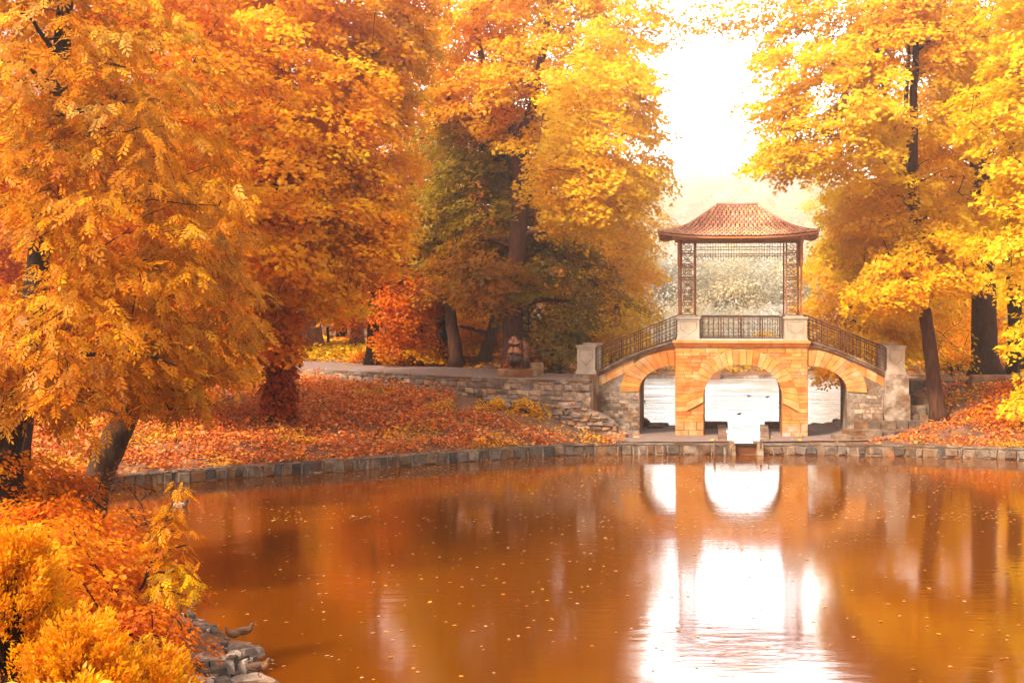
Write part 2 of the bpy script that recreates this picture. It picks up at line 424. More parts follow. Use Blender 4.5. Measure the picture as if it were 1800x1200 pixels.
# ------------------------------------------------------------------ masonry walls
def resample(pl, step):
    pl = np.array(pl, float); d = np.hypot(*np.diff(pl, axis=0).T); s = np.concatenate([[0], np.cumsum(d)])
    n = max(2, int(s[-1] / step)); t = np.linspace(0, s[-1], n)
    return np.stack([np.interp(t, s, pl[:, 0]), np.interp(t, s, pl[:, 1])], -1), t
class Line:
    def __init__(s, pl):
        s.p = np.array(pl, float); d = np.hypot(*np.diff(s.p, axis=0).T); s.s = np.concatenate([[0], np.cumsum(d)]); s.L = s.s[-1]
    def at(s, t):
        t = min(max(t, 0), s.L)
        return np.array([np.interp(t, s.s, s.p[:, 0]), np.interp(t, s.s, s.p[:, 1])])
    def nrm(s, t):
        d = s.at(t + .1) - s.at(t - .1); d /= np.hypot(*d) + 1e-9
        return np.array([d[1], -d[0]])            # to the right of the walking direction
def stone_wall(name, label, cat, pl, side, zb, zt, hs, ls, thick, tints, jit=.03, proud=(.01, .06), coping=None, inset=.02, group=None, matname='rubble', gap=.018):
    """side=+1: the stones face to the right of the walking direction. zb, zt: functions of (x,y)."""
    ln = Line(pl)
    c = ln.at(ln.L / 2)
    root = empty(name, (c[0], c[1], 0), 0, label, cat, group)
    base = np.array([c[0], c[1], 0])
    core = MB(base)
    pts, ts = resample(pl, .5)
    n = len(pts)
    V = []
    for p, t in zip(pts, ts):
        nn = ln.nrm(t) * side
        a = p; b = p - nn * thick
        z0, z1 = zb(*p), max(zt(*p), zb(*p) + .02) - (.015 if coping else 0)
        V += [(a[0], a[1], z0), (a[0], a[1], z1), (b[0], b[1], z1), (b[0], b[1], z0)]
    fs = []
    for i in range(n - 1):
        for k in range(4):
            fs.append((i * 4 + k, i * 4 + (k + 1) % 4, i * 4 + 4 + (k + 1) % 4, i * 4 + 4 + k))
    fs.append((0, 1, 2, 3)); fs.append(tuple((n - 1) * 4 + k for k in (3, 2, 1, 0)))
    core.add(V, fs, (.75, .7, .66)); core.build('mortar_core', M['mortar'], root)
    st = MB(base)
    zmin = min(zb(*p) for p in pts); zmax = max(zt(*p) for p in pts)
    z = zmin
    while z < zmax - .04:
        h = random.uniform(*hs)
        t = random.uniform(-.3, 0)
        while t < ln.L:
            l = random.uniform(*ls)
            tm = t + l / 2; pm = ln.at(tm)
            top = zt(*pm); bot = zb(*pm)
            z1 = min(z + h, top); z0 = max(z, bot)
            if z1 - z0 > .05 and t + l < ln.L + .2:
                pr = random.uniform(*proud)
                a0, a1 = t + gap, t + l - gap
                q = []
                for (tt, zz) in ((a0, z0 + gap), (a1, z0 + gap), (a1, z1 - gap), (a0, z1 - gap)):
                    q.append((tt + random.uniform(-jit, jit), zz + random.uniform(-jit, jit) * (1 if abs(zz - top) > .05 else .2)))
                cx = sum(a for a, _ in q) / 4; cz = sum(b for _, b in q) / 4
                front, back = [], []
                for (tt, zz) in q:
                    p = ln.at(tt); nn = ln.nrm(tm) * side
                    back.append((p[0] - nn[0] * .06, p[1] - nn[1] * .06, zz))
                    mid = (p[0] + nn[0] * pr * .5, p[1] + nn[1] * pr * .5, zz)
                    tt2 = tt + (cx - tt) * inset / .12; z2 = zz + (cz - zz) * inset / .08
                    p = ln.at(tt2)
                    pj = pr + random.uniform(-.012, .012)
                    front.append((p[0] + nn[0] * pj, p[1] + nn[1] * pj, z2))
                    back[-1] = back[-1]; q2 = mid
                    front[-1] = front[-1]
                    back.append(mid)
                bk = back[0::2]; md = back[1::2]
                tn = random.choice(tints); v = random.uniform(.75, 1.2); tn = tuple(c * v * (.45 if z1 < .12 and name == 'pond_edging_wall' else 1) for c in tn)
                st.add(bk + md + front, [(0, 1, 5, 4), (1, 2, 6, 5), (2, 3, 7, 6), (3, 0, 4, 7),
                                         (4, 5, 9, 8), (5, 6, 10, 9), (6, 7, 11, 10), (7, 4, 8, 11), (8, 9, 10, 11)], tn)
            t += l
        z += h
    st.build('stonework', M[matname], root)
    if coping:
        cpg = MB(base)
        t = 0
        while t < ln.L - .05:
            l = min(random.uniform(.7, 1.5), ln.L - t)
            pr = random.uniform(.03, .07)
            q = []
            for tt in (t + .006, t + l - .006):
                p = ln.at(tt); nn = ln.nrm(tt) * side
                zt0 = zt(*p) + random.uniform(-.01, .01)
                a = p + nn * pr; b = p - nn * (thick + .02)
                q.append([(a[0], a[1], zt0 - .015), (b[0], b[1], zt0 - .015), (b[0], b[1], zt0 + coping), (a[0] - nn[0] * .015, a[1] - nn[1] * .015, zt0 + coping)])
            v = random.uniform(.5, .8)
            cpg.hexa(q[0] + q[1], (v, v * .97, v * .93))
            t += l
        cpg.build('coping', M['plaster'], root)
    return root

cool = [(1, 1, 1.05), (.7, .7, .78), (1.25, 1.15, 1.1), (.5, .5, .55), (1.1, .75, .55), (1.2, .95, .7), (1.5, 1.4, 1.3)]
warm = [(1.1, .95, .85), (1.3, 1.1, .9), (.85, .75, .7), (1.25, .85, .55), (1.5, 1.35, 1.2), (.65, .55, .5)]
lpl = [tuple(p) for p in LP]
k0 = [i for i, p in enumerate(LP) if p[0] > 9.6][-1]
gl, gr_ = 8.72, 9.98
left_edge = [(gl, np.interp(gl, [LP[k0 + 1][0], LP[k0][0]], [LP[k0 + 1][1], LP[k0][1]]))] + [p for p in lpl if p[0] < gl - .3] + [(-13.6, 46)]
right_edge = [(44, 20), (36.0, 30.0), (33, 44), (27, 52)] + [p for p in lpl if p[0] > gr_ + .3] + [(gr_, LP[k0][1])]
top = lambda x, y: .40
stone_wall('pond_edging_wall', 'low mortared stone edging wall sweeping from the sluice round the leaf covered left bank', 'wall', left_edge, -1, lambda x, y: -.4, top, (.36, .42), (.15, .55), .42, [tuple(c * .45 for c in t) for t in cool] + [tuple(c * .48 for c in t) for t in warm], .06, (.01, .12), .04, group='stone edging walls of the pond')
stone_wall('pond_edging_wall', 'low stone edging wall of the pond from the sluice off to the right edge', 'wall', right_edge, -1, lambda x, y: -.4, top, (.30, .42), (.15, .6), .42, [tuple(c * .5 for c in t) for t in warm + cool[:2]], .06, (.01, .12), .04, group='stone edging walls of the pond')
near = [(-15.5, 44.5)] + LP_near[:1] + LP_near[2:11]
near = [(-13.4, 44.5), (-10.9, 37.5), (-9.2, 33.5), (-7.5, 29.6), (-5.9, 26.4), (-5.0, 24.9), (-4.35, 24.1), (-4.6, 22.6), (-4.2, 20.5), (-4.0, 18.0), (-2, 15.6)]
bw = stone_wall('broken_shore_wall', 'crumbling grey stone shore wall where the brown ducks stand', 'wall', near, -1, lambda x, y: -.4, lambda x, y: .36 + .05 * sin(x * 5 + y * 3), (.13, .22), (.2, .5), .62, [(.9, .85, .9), (.6, .55, .6), (.25, .22, .22), (1.1, 1.05, 1.05)], .05, (.0, .12), None, matname='rubble')
lnb = Line(near); rb = MB(tuple(bw.location))
for i in range(900):
    t = random.uniform(0, lnb.L); p = lnb.at(t); n_ = -lnb.nrm(t); o = random.uniform(-.05, .66)
    c = np.array([*(p - n_ * o), .33 + random.uniform(0, .12) + .05 * sin(p[0] * 5 + p[1] * 3)])
    a, b, h = random.uniform(.06, .30), random.uniform(.05, .16), random.uniform(.01, .035)
    an = math.atan2(*(lnb.at(t + .2) - lnb.at(t - .2))[::-1]) + random.gauss(0, .35); ca, sa = cos(an), sin(an)
    q = []
    for zz, sc_ in ((-h - .12, 1.0), (h, random.uniform(.75, .95))):
        for (x, y) in ((-a, -b), (a, -b), (a, b), (-a, b)):
            x *= sc_ * random.uniform(.8, 1.1); y *= sc_ * random.uniform(.8, 1.1)
            q.append((c[0] + x * ca - y * sa, c[1] + x * sa + y * ca, c[2] + zz + random.uniform(-.02, .02)))
    v = random.choice([.2, .35, .55, .75, 1.1]); rb.hexa(q, (v, v * .95, v * .98))
rb.build('loose_capstones', M['rubble'], bw)

EL = [tuple(p) for p in EDGE if p[0] > -31 and p[0] < 3] + [(3.3, 59.75)]
stone_wall('retaining_wall', 'dry stone retaining wall below the path left of the bridge', 'wall', EL, 1, lambda x, y: float(H(np.array([x]), np.array([y - .35]))[0]) - .25, lambda x, y: 2.70, (.2, .36), (.25, .6), .35, warm + cool[:3], .045, (.0, .12), .09, inset=.03)
# battered rubble foot at the bridge
EL2 = [(-1.2, 60.6), (1.0, 60.1), (3.0, 59.5), (4.4, 59.35), (5.35, 59.6)]
stone_wall('rubble_footing', 'heap of flat rubble stones stepping down from the left end of the bridge', 'rubble', EL2, 1, lambda x, y: float(H(np.array([x]), np.array([y - .3]))[0]) - .25, lambda x, y: float(np.interp(x, [-1.2, 1, 2.9, 3.6, 4.4, 5.4], [2.0, 1.8, 1.7, 1.45, 1.0, .5])), (.10, .2), (.2, .5), 1.1, warm, .05, (.0, .2), None, inset=.02)

# ------------------------------------------------------------------ the bridge
TH = R(8.5); BX, BY = 0.0, 61.0
BX = (1303 - HX) / F * BY
ct, st_ = cos(TH), sin(TH)
def U(px):                                        # local u on the front plane for photograph column px
    r = (px - HX) / F
    return (r * BY - BX) / (ct + r * st_)
def Zp(px, py):
    u = U(px); return CH - (py - HY) / F * (BY - u * st_)
DEP = 3.6
bridge = empty('stone_footbridge', (BX, BY, 0), -TH, 'ochre sandstone footbridge with three arches and sloping iron railings between two ponds', 'bridge')
# centre block
uL, uR = U(1187), U(1420)
aL, aR = U(1237), U(1375)
ztop = Zp(1303, 611)
def arch_c(u):
    c, a = (aL + aR) / 2, (aR - aL) / 2
    x = min(1, abs(u - c) / a)
    return Zp(1303, 700) + (Zp(1303, 642) - Zp(1303, 700)) * (1 - x ** 2.35) ** (1 / 2.2)
zf = .25
def slab(mb, us, bot, tp, y0, y1, tint):
    for a, b in zip(us[:-1], us[1:]):
        mb.hexa([(a, y0, bot(a)), (b, y0, bot(b)), (b, y1, bot(b)), (a, y1, bot(a)), (a, y0, tp(a)), (b, y0, tp(b)), (b, y1, tp(b)), (a, y1, tp(a))], tint)
body = MB()
body.box(uL, aL, 0, DEP, zf, ztop, (.66, .58, .52)); body.box(aR, uR, 0, DEP, zf, ztop, (.66, .58, .52))
c_, a_ = (aL + aR) / 2, (aR - aL) / 2
us = [c_ + a_ * sin(t) for t in np.linspace(-pi / 2, pi / 2, 33)]
slab(body, us, arch_c, lambda u: ztop, 0, DEP, (.66, .58, .52))
body.build('central_block', M['sandstone'], bridge)
def stone_tint():
    r = random.random(); v = random.uniform(.84, 1.12)
    if r < .12: return (.95 * v, .70 * v, .50 * v)
    if r < .2: return (.84 * v, .78 * v, .74 * v)
    if r < .4: return (1.1 * v, 1.2 * v, 1.5 * v)
    return (v, v * random.uniform(.9, 1.08), v * random.uniform(.75, 1.1))
def block(mb, q, y, pr, tint, g=.008, ch=.012, back=False):
    """q: 4 (u,z) corners, counter-clockwise; a chamfered stone set pr proud of plane y."""
    cu = sum(a for a, _ in q) / 4; cz = sum(b for _, b in q) / 4
    def ins(p, d):
        v = Vector((cu - p[0], cz - p[1])); L = v.length; v = v / max(L, 1e-6) * min(d * 1.4, L * .4); return (p[0] + v.x, p[1] + v.y)
    s = 1 if back else -1
    A = [ins(p, g) for p in q]; Bq = [ins(p, g + ch) for p in q]
    V = [(a, y - s * .03, b) for a, b in A] + [(a, y + s * (pr - ch * .7), b) for a, b in A] + [(a, y + s * pr, b) for a, b in Bq]
    mb.add(V, [(0, 1, 5, 4), (1, 2, 6, 5), (2, 3, 7, 6), (3, 0, 4, 7), (4, 5, 9, 8), (5, 6, 10, 9), (6, 7, 11, 10), (7, 4, 8, 11), (8, 9, 10, 11)], tint)
ring_t = .78
def centre_ring_pt(t):
    """t in 0..1 along intrados from left springing to right springing, returns (u,z),(u2,z2)"""
    a = pi - pi * t
    hw, zs, zc = a_, Zp(1303, 707), Zp(1303, 642)
    e = 2.3
    u = c_ + hw * math.copysign(abs(cos(a)) ** (2 / e), cos(a)); z = zs + (zc - zs) * abs(sin(a)) ** (2 / e)
    uo = c_ + (hw + ring_t * .98) * cos(a); zo = Zp(1303, 724) + (ztop - .06 - Zp(1303, 724)) * sin(a) ** .92
    return (u, z), (uo, zo)
nv = 25
for yy, bk in ((0, False), (DEP, True)):
    vs = MB()
    for i in range(nv):
        (p0, o0), (p1, o1) = centre_ring_pt(i / nv), centre_ring_pt((i + 1) / nv)
        pr = .05 + random.uniform(0, .02)
        tn = stone_tint()
        if i == nv // 2: pr = .09
        block(vs, [p0, p1, o1, o0][::-1] if False else [p0, p1, o1, o0], yy, pr, tn, .014, .018, bk)
    vs.build('arch_ring', M['sandstone'], bridge)
# coursed blocks on piers and spandrels
cs = {(a, b): MB() for a in (False, True) for b in (False, True)}
def ext_z(u):   # extrados height at u
    best = None
    for k in range(81):
        (_, o) = centre_ring_pt(k / 80)
        d = abs(o[0] - u)
        if best is None or d < best[0]: best = (d, o[1])
    return best[1]
for yy, bk in ((0, False), (DEP, True)):
    z = zf + .02
    zr = [zf + .02, .62, .95] + [0.95 + .26 * i for i in range(1, 5)]
    z = .95
    rows = [(zf, .56), (.56, .92)]
    while z < ztop - .02:
        h = random.uniform(.13, .22); rows.append((z - .03, min(z - .03 + h, ztop))); z += h
    for (z0, z1) in rows:
        lowrow = z1 < .93
        for (ua, ub) in ((uL, aL), (aR, uR)):
            u = ua
            if (z0 + z1) / 2 > Zp(1303, 722):            # spandrel: reach the extrados
                lim = [centre_ring_pt(k / 200)[1] for k in range(201)]
                mid = (z0 + z1) / 2
                if ua == uL:
                    cand = [o[0] for o in lim if o[1] < mid and o[0] < c_]; ub2 = max(cand) if cand else ua
                    ua2 = ua; ub2 = min(ub2 + .10, c_)
                else:
                    cand = [o[0] for o in lim if o[1] < mid and o[0] > c_]; ua2 = min(cand) if cand else ub
                    ua2 = max(ua2 - .10, c_); ub2 = ub
            else: ua2, ub2 = ua, ub
            u = ua2
            while u < ub2 - .03:
                l = random.uniform(.35, .8)
                if ub2 - (u + l) < .2: l = ub2 - u
                tn = stone_tint()
                if lowrow: tn = (.85, 1.05, 1.5)
                block(cs[(yy > 0, ua > 0)], [(u, z0), (u + l, z0), (u + l, z1), (u, z1)], yy, random.uniform(.012, .04) + (.03 if lowrow else 0), tn, .011, .014, bk)
                u += l
for q_ in cs.values(): q_.build('coursed_blocks', M['sandstone'], bridge)
# side arches
def side(sgn, pin, pj, pped, label=None):
    """pin: column where it meets the block, pj: jamb column, pped: end of the slope."""
    ui, uj, ue = U(pin), U(pj), U(pped)
    zcr = Zp(pin, 644); zsp = Zp(pj, 688)
    zt_in, zt_out = Zp(pin, 603), Zp(pped, 660)
    def topz(u):
        t = (u - ui) / (ue - ui); return zt_in + (zt_out - zt_in) * (t + .10 * sin(pi * t) * -1)
    def intr(u):
        x = min(1, abs(u - ui) / abs(uj - ui)); return zsp + (zcr - zsp) * (1 - x ** 2.1) ** .5
    y0, y1 = .10, DEP - .10
    b = MB()
    us = [ui + (uj - ui) * sin(t) for t in np.linspace(0, pi / 2, 20)]
    if sgn < 0: us = us[::-1]
    slab(b, us, intr, topz, y0, y1, (.66, .58, .52))
    b.build('side_spandrel', M['sandstone'], bridge)
    a = MB()
    us = list(np.linspace(uj, ue, 8)); us = us if sgn > 0 else us[::-1]
    slab(a, us, lambda u: zf - .4, topz, y0, y1, (.85, .85, .85))
    a.build('abutment', M['plaster'], bridge)
    # rough flat stones showing through the render of the abutment
    for yy, bk in ((y0, False), (y1, True)):
        fc = MB(); z = zf - .3
        while z < 3.2:
            h = random.uniform(.10, .24); u = min(uj, ue)
            while u < max(uj, ue):
                l = random.uniform(.18, .5); u2 = min(u + l, max(uj, ue) - .02)
                inring = z > zsp - .25
                if random.random() < .86 and u2 - u > .08 and z + h < topz((u + u2) / 2) - .6 and not inring and u > min(uj, ue) + .01:
                    j_ = lambda: random.uniform(-.025, .025)
                    v = random.choice([.55, .75, .95, 1.15, 1.4])
                    block(fc, [(u + abs(j_()), z + j_()), (u2, z + j_()), (u2, z + h + j_()), (u + abs(j_()), z + h + j_())], yy, random.uniform(.0, .035), (v, v * .93, v * .86), .012, .02, bk)
                u += l
            z += h
        fc.build('rubble_facing', M['rubble'], bridge)
    # ring of voussoirs
    n = 11
    for yy, bk in ((y0, False), (y1, True)):
        v = MB()
        for i in range(n):
            q = []
            for t in (i / n, (i + 1) / n):
                an = t * pi / 2
                u = ui + (uj - ui) * sin(an); z = zsp + (zcr - zsp) * cos(an)
                uo = ui + (uj - ui + sgn * .86) * sin(an) ** .95; zo = zsp - .05 + (min(zt_in - .18, zcr + .72) - zsp + .05) * cos(an)
                zo = min(zo, topz(uo) - .12)
                q.append(((u, z), (uo, zo)))
            quad = [q[0][0], q[1][0], q[1][1], q[0][1]]
            if sgn < 0: quad = quad[::-1]
            block(v, quad, yy, random.uniform(.04, .07), stone_tint(), .014, .018, bk)
        v.build('arch_ring', M['sandstone'], bridge)
    # sandstone strip above the ring out to the pedestal
    for yy, bk in ((y0, False), (y1, True)):
        s = MB()
        u = uj + sgn * .25
        while abs(u - ui) < abs(ue - ui) - .1:
            l = min(random.uniform(.4, .8), abs(ue - u)); u2 = u + sgn * l
            zb = [max(topz(x) - .55, zsp - .1 + max(0, .8 - abs(x - uj)) * 0) for x in (u, u2)]
            q = [(u, zb[0]), (u2, zb[1]), (u2, topz(u2) - .10), (u, topz(u) - .10)]
            if sgn < 0: q = [q[1], q[0], q[3], q[2]]
            block(s, q, yy, .022, stone_tint(), .006, .01, bk); u = u2
        s.build('spandrel_blocks', M['sandstone'], bridge)
    # sloping coping in two steps, front and back
    for (ya, yb, za, zb_) in ((-.06, .34, .0, .10), (-.12, .38, .10, .19), (DEP - .34, DEP + .06, .0, .10), (DEP - .38, DEP + .12, .10, .19)):
        us = list(np.linspace(ui, ue, 14)); us = us if sgn > 0 else us[::-1]
        cpm = MB()
        slab(cpm, us, lambda u: topz(u) + za - .06, lambda u: topz(u) + zb_ - .06, ya, yb, (.62, .50, .42))
        cpm.build('sloping_coping', M['plaster'], bridge)
    dk = MB(); slab(dk, us, lambda u: topz(u) - .3, lambda u: topz(u) + .05, .40, DEP - .40, (1, 1, 1)); dk.build('deck', M['path'], bridge)
    return topz, ui, ue
topL, uiL, ueL = side(-1, 1186.5, 1124, 1046)
topR, uiR, ueR = side(1, 1420.5, 1489, 1559)
# cornice
zc = Zp(1303, 611)
co_ = MB()
for (pr, a, b, tn) in ((.05, 0, .09, (.9, .78, .7)), (.12, .09, .20, (.95, .6, .45)), (.19, .20, .31, (1.05, 1.02, 1.0))):
    co_.box(uL - pr * .6, uR + pr * .6, -pr, DEP + pr, zc + a, zc + b - .002, tn)
co_.build('cornice', M['sandstone'], bridge)
zd = zc + .31
# parapet base between pedestals
uPa, uPb = U(1231), U(1376.5)
for y0 in (-.02, DEP - .34):
    pb = MB()
    pb.box(uPa, uPb, y0, y0 + .36, zd, Zp(1303, 595.5), (1.5, 1.5, 1.6))
    pb.build('parapet_plinth', M['limestone'], bridge)
def pedestal(px0, px1, py0, py1, y0, depth, name='pedestal', stain=None):
    a, b = U(px0), U(px1); z0, z1 = Zp((px0 + px1) / 2, py1), Zp((px0 + px1) / 2, py0)
    m = MB(); wv = (1.25, 1.22, 1.2)
    if stain: wv = (1.15, 1.05, .95)
    hgt = z1 - z0
    m.box(a - .04, b + .04, y0 - .04, y0 + depth + .04, z0, z0 + .10, wv)
    m.box(a - .015, b + .015, y0 - .015, y0 + depth + .015, z0 + .10, z0 + .17, wv)
    m.box(a + .02, b - .02, y0 + .02, y0 + depth - .02, z0 + .17, z1 - .12, wv)
    m.box(a - .01, b + .01, y0 - .01, y0 + depth + .01, z1 - .12, z1 - .07, wv)
    m.box(a - .04, b + .04, y0 - .04, y0 + depth + .04, z1 - .07, z1, wv)
    o = m.build(name, M['limestone'], bridge)
    # carved V panel with raised rim
    r = MB(); c = (a + b) / 2; w2 = (b - a) / 2 - .14; zt, zm, zb = z1 - .20, z0 + .52 * hgt, z0 + .30 * hgt
    pts = [(c - w2, zt), (c - w2, zm), (c, zb), (c + w2, zm), (c + w2, zt), (c - w2, zt)]
    for p, q in zip(pts[:-1], pts[1:]): r.bar((p[0], y0 + .018, p[1]), (q[0], y0 + .018, q[1]), .015, (.7, .64, .58))
    r.build('carved_panel', M['limestone'], o)
    return o
for y0 in (-.10, DEP - .80):
    pedestal(1190, 1230, 557, 601, y0, .9)
    pedestal(1378, 1419, 557, 601, y0, .9, stain=True)
    pedestal(1014, 1047, 607, 657, y0, .75)
    pedestal(1558, 1591, 607, 657, y0, .75, stain=True)
# blocks under the end pedestals
for (pa, pb_, zt) in ((1009, 1052, Zp(1030, 657)), (1555, 1597, Zp(1575, 657))):
    ub = MB()
    ub.box(U(pa), U(pb_), -.16, DEP + .1, .2, zt - .001, (.95, .9, .85), .0)
    ub.box(U(pa) - .05, U(pb_) + .05, -.22, DEP + .16, .2, zt - .9, (.85, .8, .75))
    ub.build('end_pier', M['plaster'], bridge)
# deck in the middle
dk = MB(); dk.box(uL + .02, uR - .02, .35, DEP - .35, zd - .1, zd + .05, (1, 1, 1)); dk.build('deck', M['path'], bridge)

# iron railings
def baluster_mesh(h):
    m = MB()
    m.tube([(0, 0, 0), (0, 0, h)], .011, 5, (1, 1, 1))
    for z, r in ((.10 * h, .018), (.30 * h, .036), (.74 * h, .034)):
        m.tube([(0, 0, z - .03), (0, 0, z - .01), (0, 0, z + .01), (0, 0, z + .03)], [.010, r, r, .010], 6, (1, 1, 1))
    return m.mesh('baluster')
def railing(ua, za, ub, zb, y, h, n, npost):
    """straight run from (ua,za) to (ub,zb); z is the foot line."""
    rt = bpy.data.objects.new('railing', None); C.objects.link(rt); rt.parent = bridge; rt.location = (ua, y, za)
    L = ub - ua; s = (zb - za)
    hr = MB(); hr.box(0, 0, 0, 0, 0, 0) if False else None
    hr.hexa([(0, -.035, h - .03), (L, -.035, s + h - .03), (L, .035, s + h - .03), (0, .035, h - .03), (0, -.035, h + .02), (L, -.035, s + h + .02), (L, .035, s + h + .02), (0, .035, h + .02)], (1, 1, 1))
    hr.build('handrail', M['iron'], rt)
    for f, r in ((.03, .012), (.19, .010), (.44, .009), (.62, .009), (.88, .012)):
        b = MB(); b.tube([(0, 0, f * h), (L, 0, s + f * h)], r, 4, (1, 1, 1), True, False); b.build('rail', M['iron'], rt)
    bm_ = baluster_mesh(h * .95); me = bm_
    for i in range(n):
        t = (i + .5) / n
        o = link('baluster', me, M['iron'], rt); o.location = (L * t, 0, s * t + .02)
    pm = MB(); pm.tube([(0, 0, -.18), (0, 0, h)], .022, 5, (1, 1, 1)); pme = pm.mesh('post')
    for i in range(npost + 2):
        t = i / (npost + 1); t = min(max(t, .006), .994)
        o = link('post', pme, M['iron'], rt); o.location = (L * t, 0, s * t)
zr0 = Zp(1303, 595.3)
hR = Zp(1303, 557) - zr0
for y in (.14, DEP - .16):
    railing(uPa, zr0, uPb, zr0, y, hR, 16, 3)
    for (ui, ue, tz, pin, pout) in ((U(1189), U(1047), topL, 1187, 1052), (U(1420), U(1558), topR, 1421, 1556)):
        # two gently bent runs
        um = ui + (ue - ui) * .5
        f = lambda u: tz(u) + .17
        railing(ue, f(ue), ui, f(ui), y, 1.0, 20, 3) if ue < ui else railing(ui, f(ui), ue, f(ue), y, 1.0, 20, 3)

# ------------------------------------------------------------------ pavilion on the bridge
pav = empty('pavilion', (BX, BY, 0), -TH, 'pavilion with flared red clay tile roof on latticed iron columns standing on the bridge', 'pavilion')
zp0 = Zp(1303, 556.5)
zp1 = Zp(1303, 421)
cw = U(1219) - U(1193)
def lattice(w, h, nu=6):
    """flat lattice panel in the x-z plane: w wide, h high."""
    m = MB(); r = .0065
    def seg(a, b, rr=r): m.tube([(a[0], 0, a[1]), (b[0], 0, b[1])], rr, 4, (1, 1, 1), True, False)
    gapz = .12; uh = (h - gapz * (nu - 1)) / nu
    z = 0
    for i in range(nu):
        z1 = z + uh
        seg((0, z), (w, z), .010); seg((0, z1), (w, z1), .010)
        e = .10 * w
        seg((e, z + e), (w - e, z1 - e)); seg((w - e, z + e), (e, z1 - e))
        q = .26
        A = [(w * q, z + uh * q), (w * (1 - q), z + uh * q), (w * (1 - q), z + uh * (1 - q)), (w * q, z + uh * (1 - q))]
        if i % 2:
            for a, b in zip(A, A[1:] + A[:1]): seg(a, b)
        if i % 2 == 0:
            cc = [(w / 2 + .13 * w * cos(k * pi / 4), z + uh / 2 + .13 * w * sin(k * pi / 4)) for k in range(9)]
            for a, b in zip(cc[:-1], cc[1:]): seg(a, b)
        if i < nu - 1:
            for c in (.28, .72):
                cc = [(w * c + .05 * cos(k * pi / 3), z1 + gapz / 2 + .05 * sin(k * pi / 3)) for k in range(7)]
                for a, b in zip(cc[:-1], cc[1:]): seg(a, b, .009)
        z = z1 + gapz
    return m.mesh('lattice_panel')
hcol = zp1 - zp0
for (ua, ub, outer) in ((U(1193), U(1220), 0), (U(1383), U(1409.5), 1)):
    w = ub - ua
    lme = lattice(w - .06, hcol - .06)
    for y0 in (.04, DEP - .04 - w):
        colr = bpy.data.objects.new('column', None); C.objects.link(colr); colr.parent = pav; colr.location = (ua, y0, zp0)
        for i, (x, y) in enumerate(((0, 0), (w, 0), (w, w), (0, w))):
            big = (x == 0) != bool(outer)
            pm = MB(); hw = .075 if big else .03
            # full-height post, thicker in its upper half on the outer side
            if big:
                pm.box(x - .026, x + .026, y - .026, y + .026, 0, hcol, (1, 1, 1))
                pm.box(x - .055, x + .055, y - .055, y + .055, hcol * .66, hcol + .005, (1.1, 1.1, 1.1)); pm.box(x - .055, x + .055, y - .055, y + .055, 0, .12)
            else: pm.box(x - .022, x + .022, y - .022, y + .022, 0, hcol, (1, 1, 1))
            pm.build('post', M['iron_rust'], colr)
        for (x, y, rz) in ((.03, 0, 0), (.03, w, 0), (0, .03, pi / 2), (w, .03, pi / 2)):
            o = link('lattice_panel', lme, M['iron_rust'], colr); o.location = (x, y, .03); o.rotation_euler = (0, 0, rz)
        ft = MB(); ft.box(-.06, w + .06, -.06, w + .06, -.004, .05, (1, 1, 1)); ft.build('base_plate', M['limestone'], colr)
# hanging iron frieze
def frieze(L, name='hanging_frieze'):
    m = MB()
    for z, r in ((-.32, .016), (-.62, .018), (-.02, .02)): m.tube([(0, 0, z), (L, 0, z)], r, 4, (1, 1, 1), True, False)
    x = .08; i = 0
    while x < L - .05:
        b = -.62 - (.12, .06, .2, .06)[i % 4]
        m.tube([(x, 0, 0), (x, 0, b)], .006, 4, (1, 1, 1), False, False)
        m.tube([(x, 0, b - .03), (x, 0, b), (x, 0, b + .05)], [.004, .022, .006], 5, (1, 1, 1))
        x += .115; i += 1
    return m.mesh(name)
fu0, fu1 = U(1221), U(1382)
fm = frieze(fu1 - fu0)
for y in (.12, DEP - .12):
    o = link('hanging_frieze', fm, M['iron_rust'], pav); o.location = (fu0, y, zp1)
cwid = U(1220) - U(1193)
fm2 = frieze(DEP - .1 - 2 * cwid)
for u in (U(1194) , U(1408.5)):
    o = link('hanging_frieze', fm2, M['iron_rust'], pav); o.location = (u, .05 + cwid, zp1); o.rotation_euler = (0, 0, pi / 2)
# roof
ze = Zp(1303, 414)
uc = (U(1158) + U(1438)) / 2
A0 = (U(1438) - U(1158)) / 2
prof_s = [0, .25, .56, 1.0, 1.36, 1.72, 2.08, 2.30, 2.50]
prof_z = [0, .06, .17, .38, .60, .87, 1.13, 1.30, 1.44]
B0 = DEP / 2 + (A0 - (U(1410) - U(1193)) / 2) + .05
SM = min(B0 - .02, 2.50)
def rz_(s): return float(np.interp(s, prof_s, prof_z)) * 1.0
def roofpt(face, a, s, lift=0.0):
    """face 0 front,1 right,2 back,3 left. a in -1..1 along the eave, s inset from the eave."""
    hw = (A0 if face % 2 == 0 else B0) - s
    up = .20 * abs(a) ** 3 * max(0, 1 - s / 1.3)
    x = a * hw; d = (B0 if face % 2 == 0 else A0) - s
    z = ze + rz_(s) + up - .05 + lift
    if face == 0: return (uc + x, DEP / 2 - d, z)
    if face == 2: return (uc - x, DEP / 2 + d, z)
    if face == 1: return (uc + d, DEP / 2 + x, z)
    return (uc - d, DEP / 2 - x, z)
sh = MB(); NS, NA = 12, 18
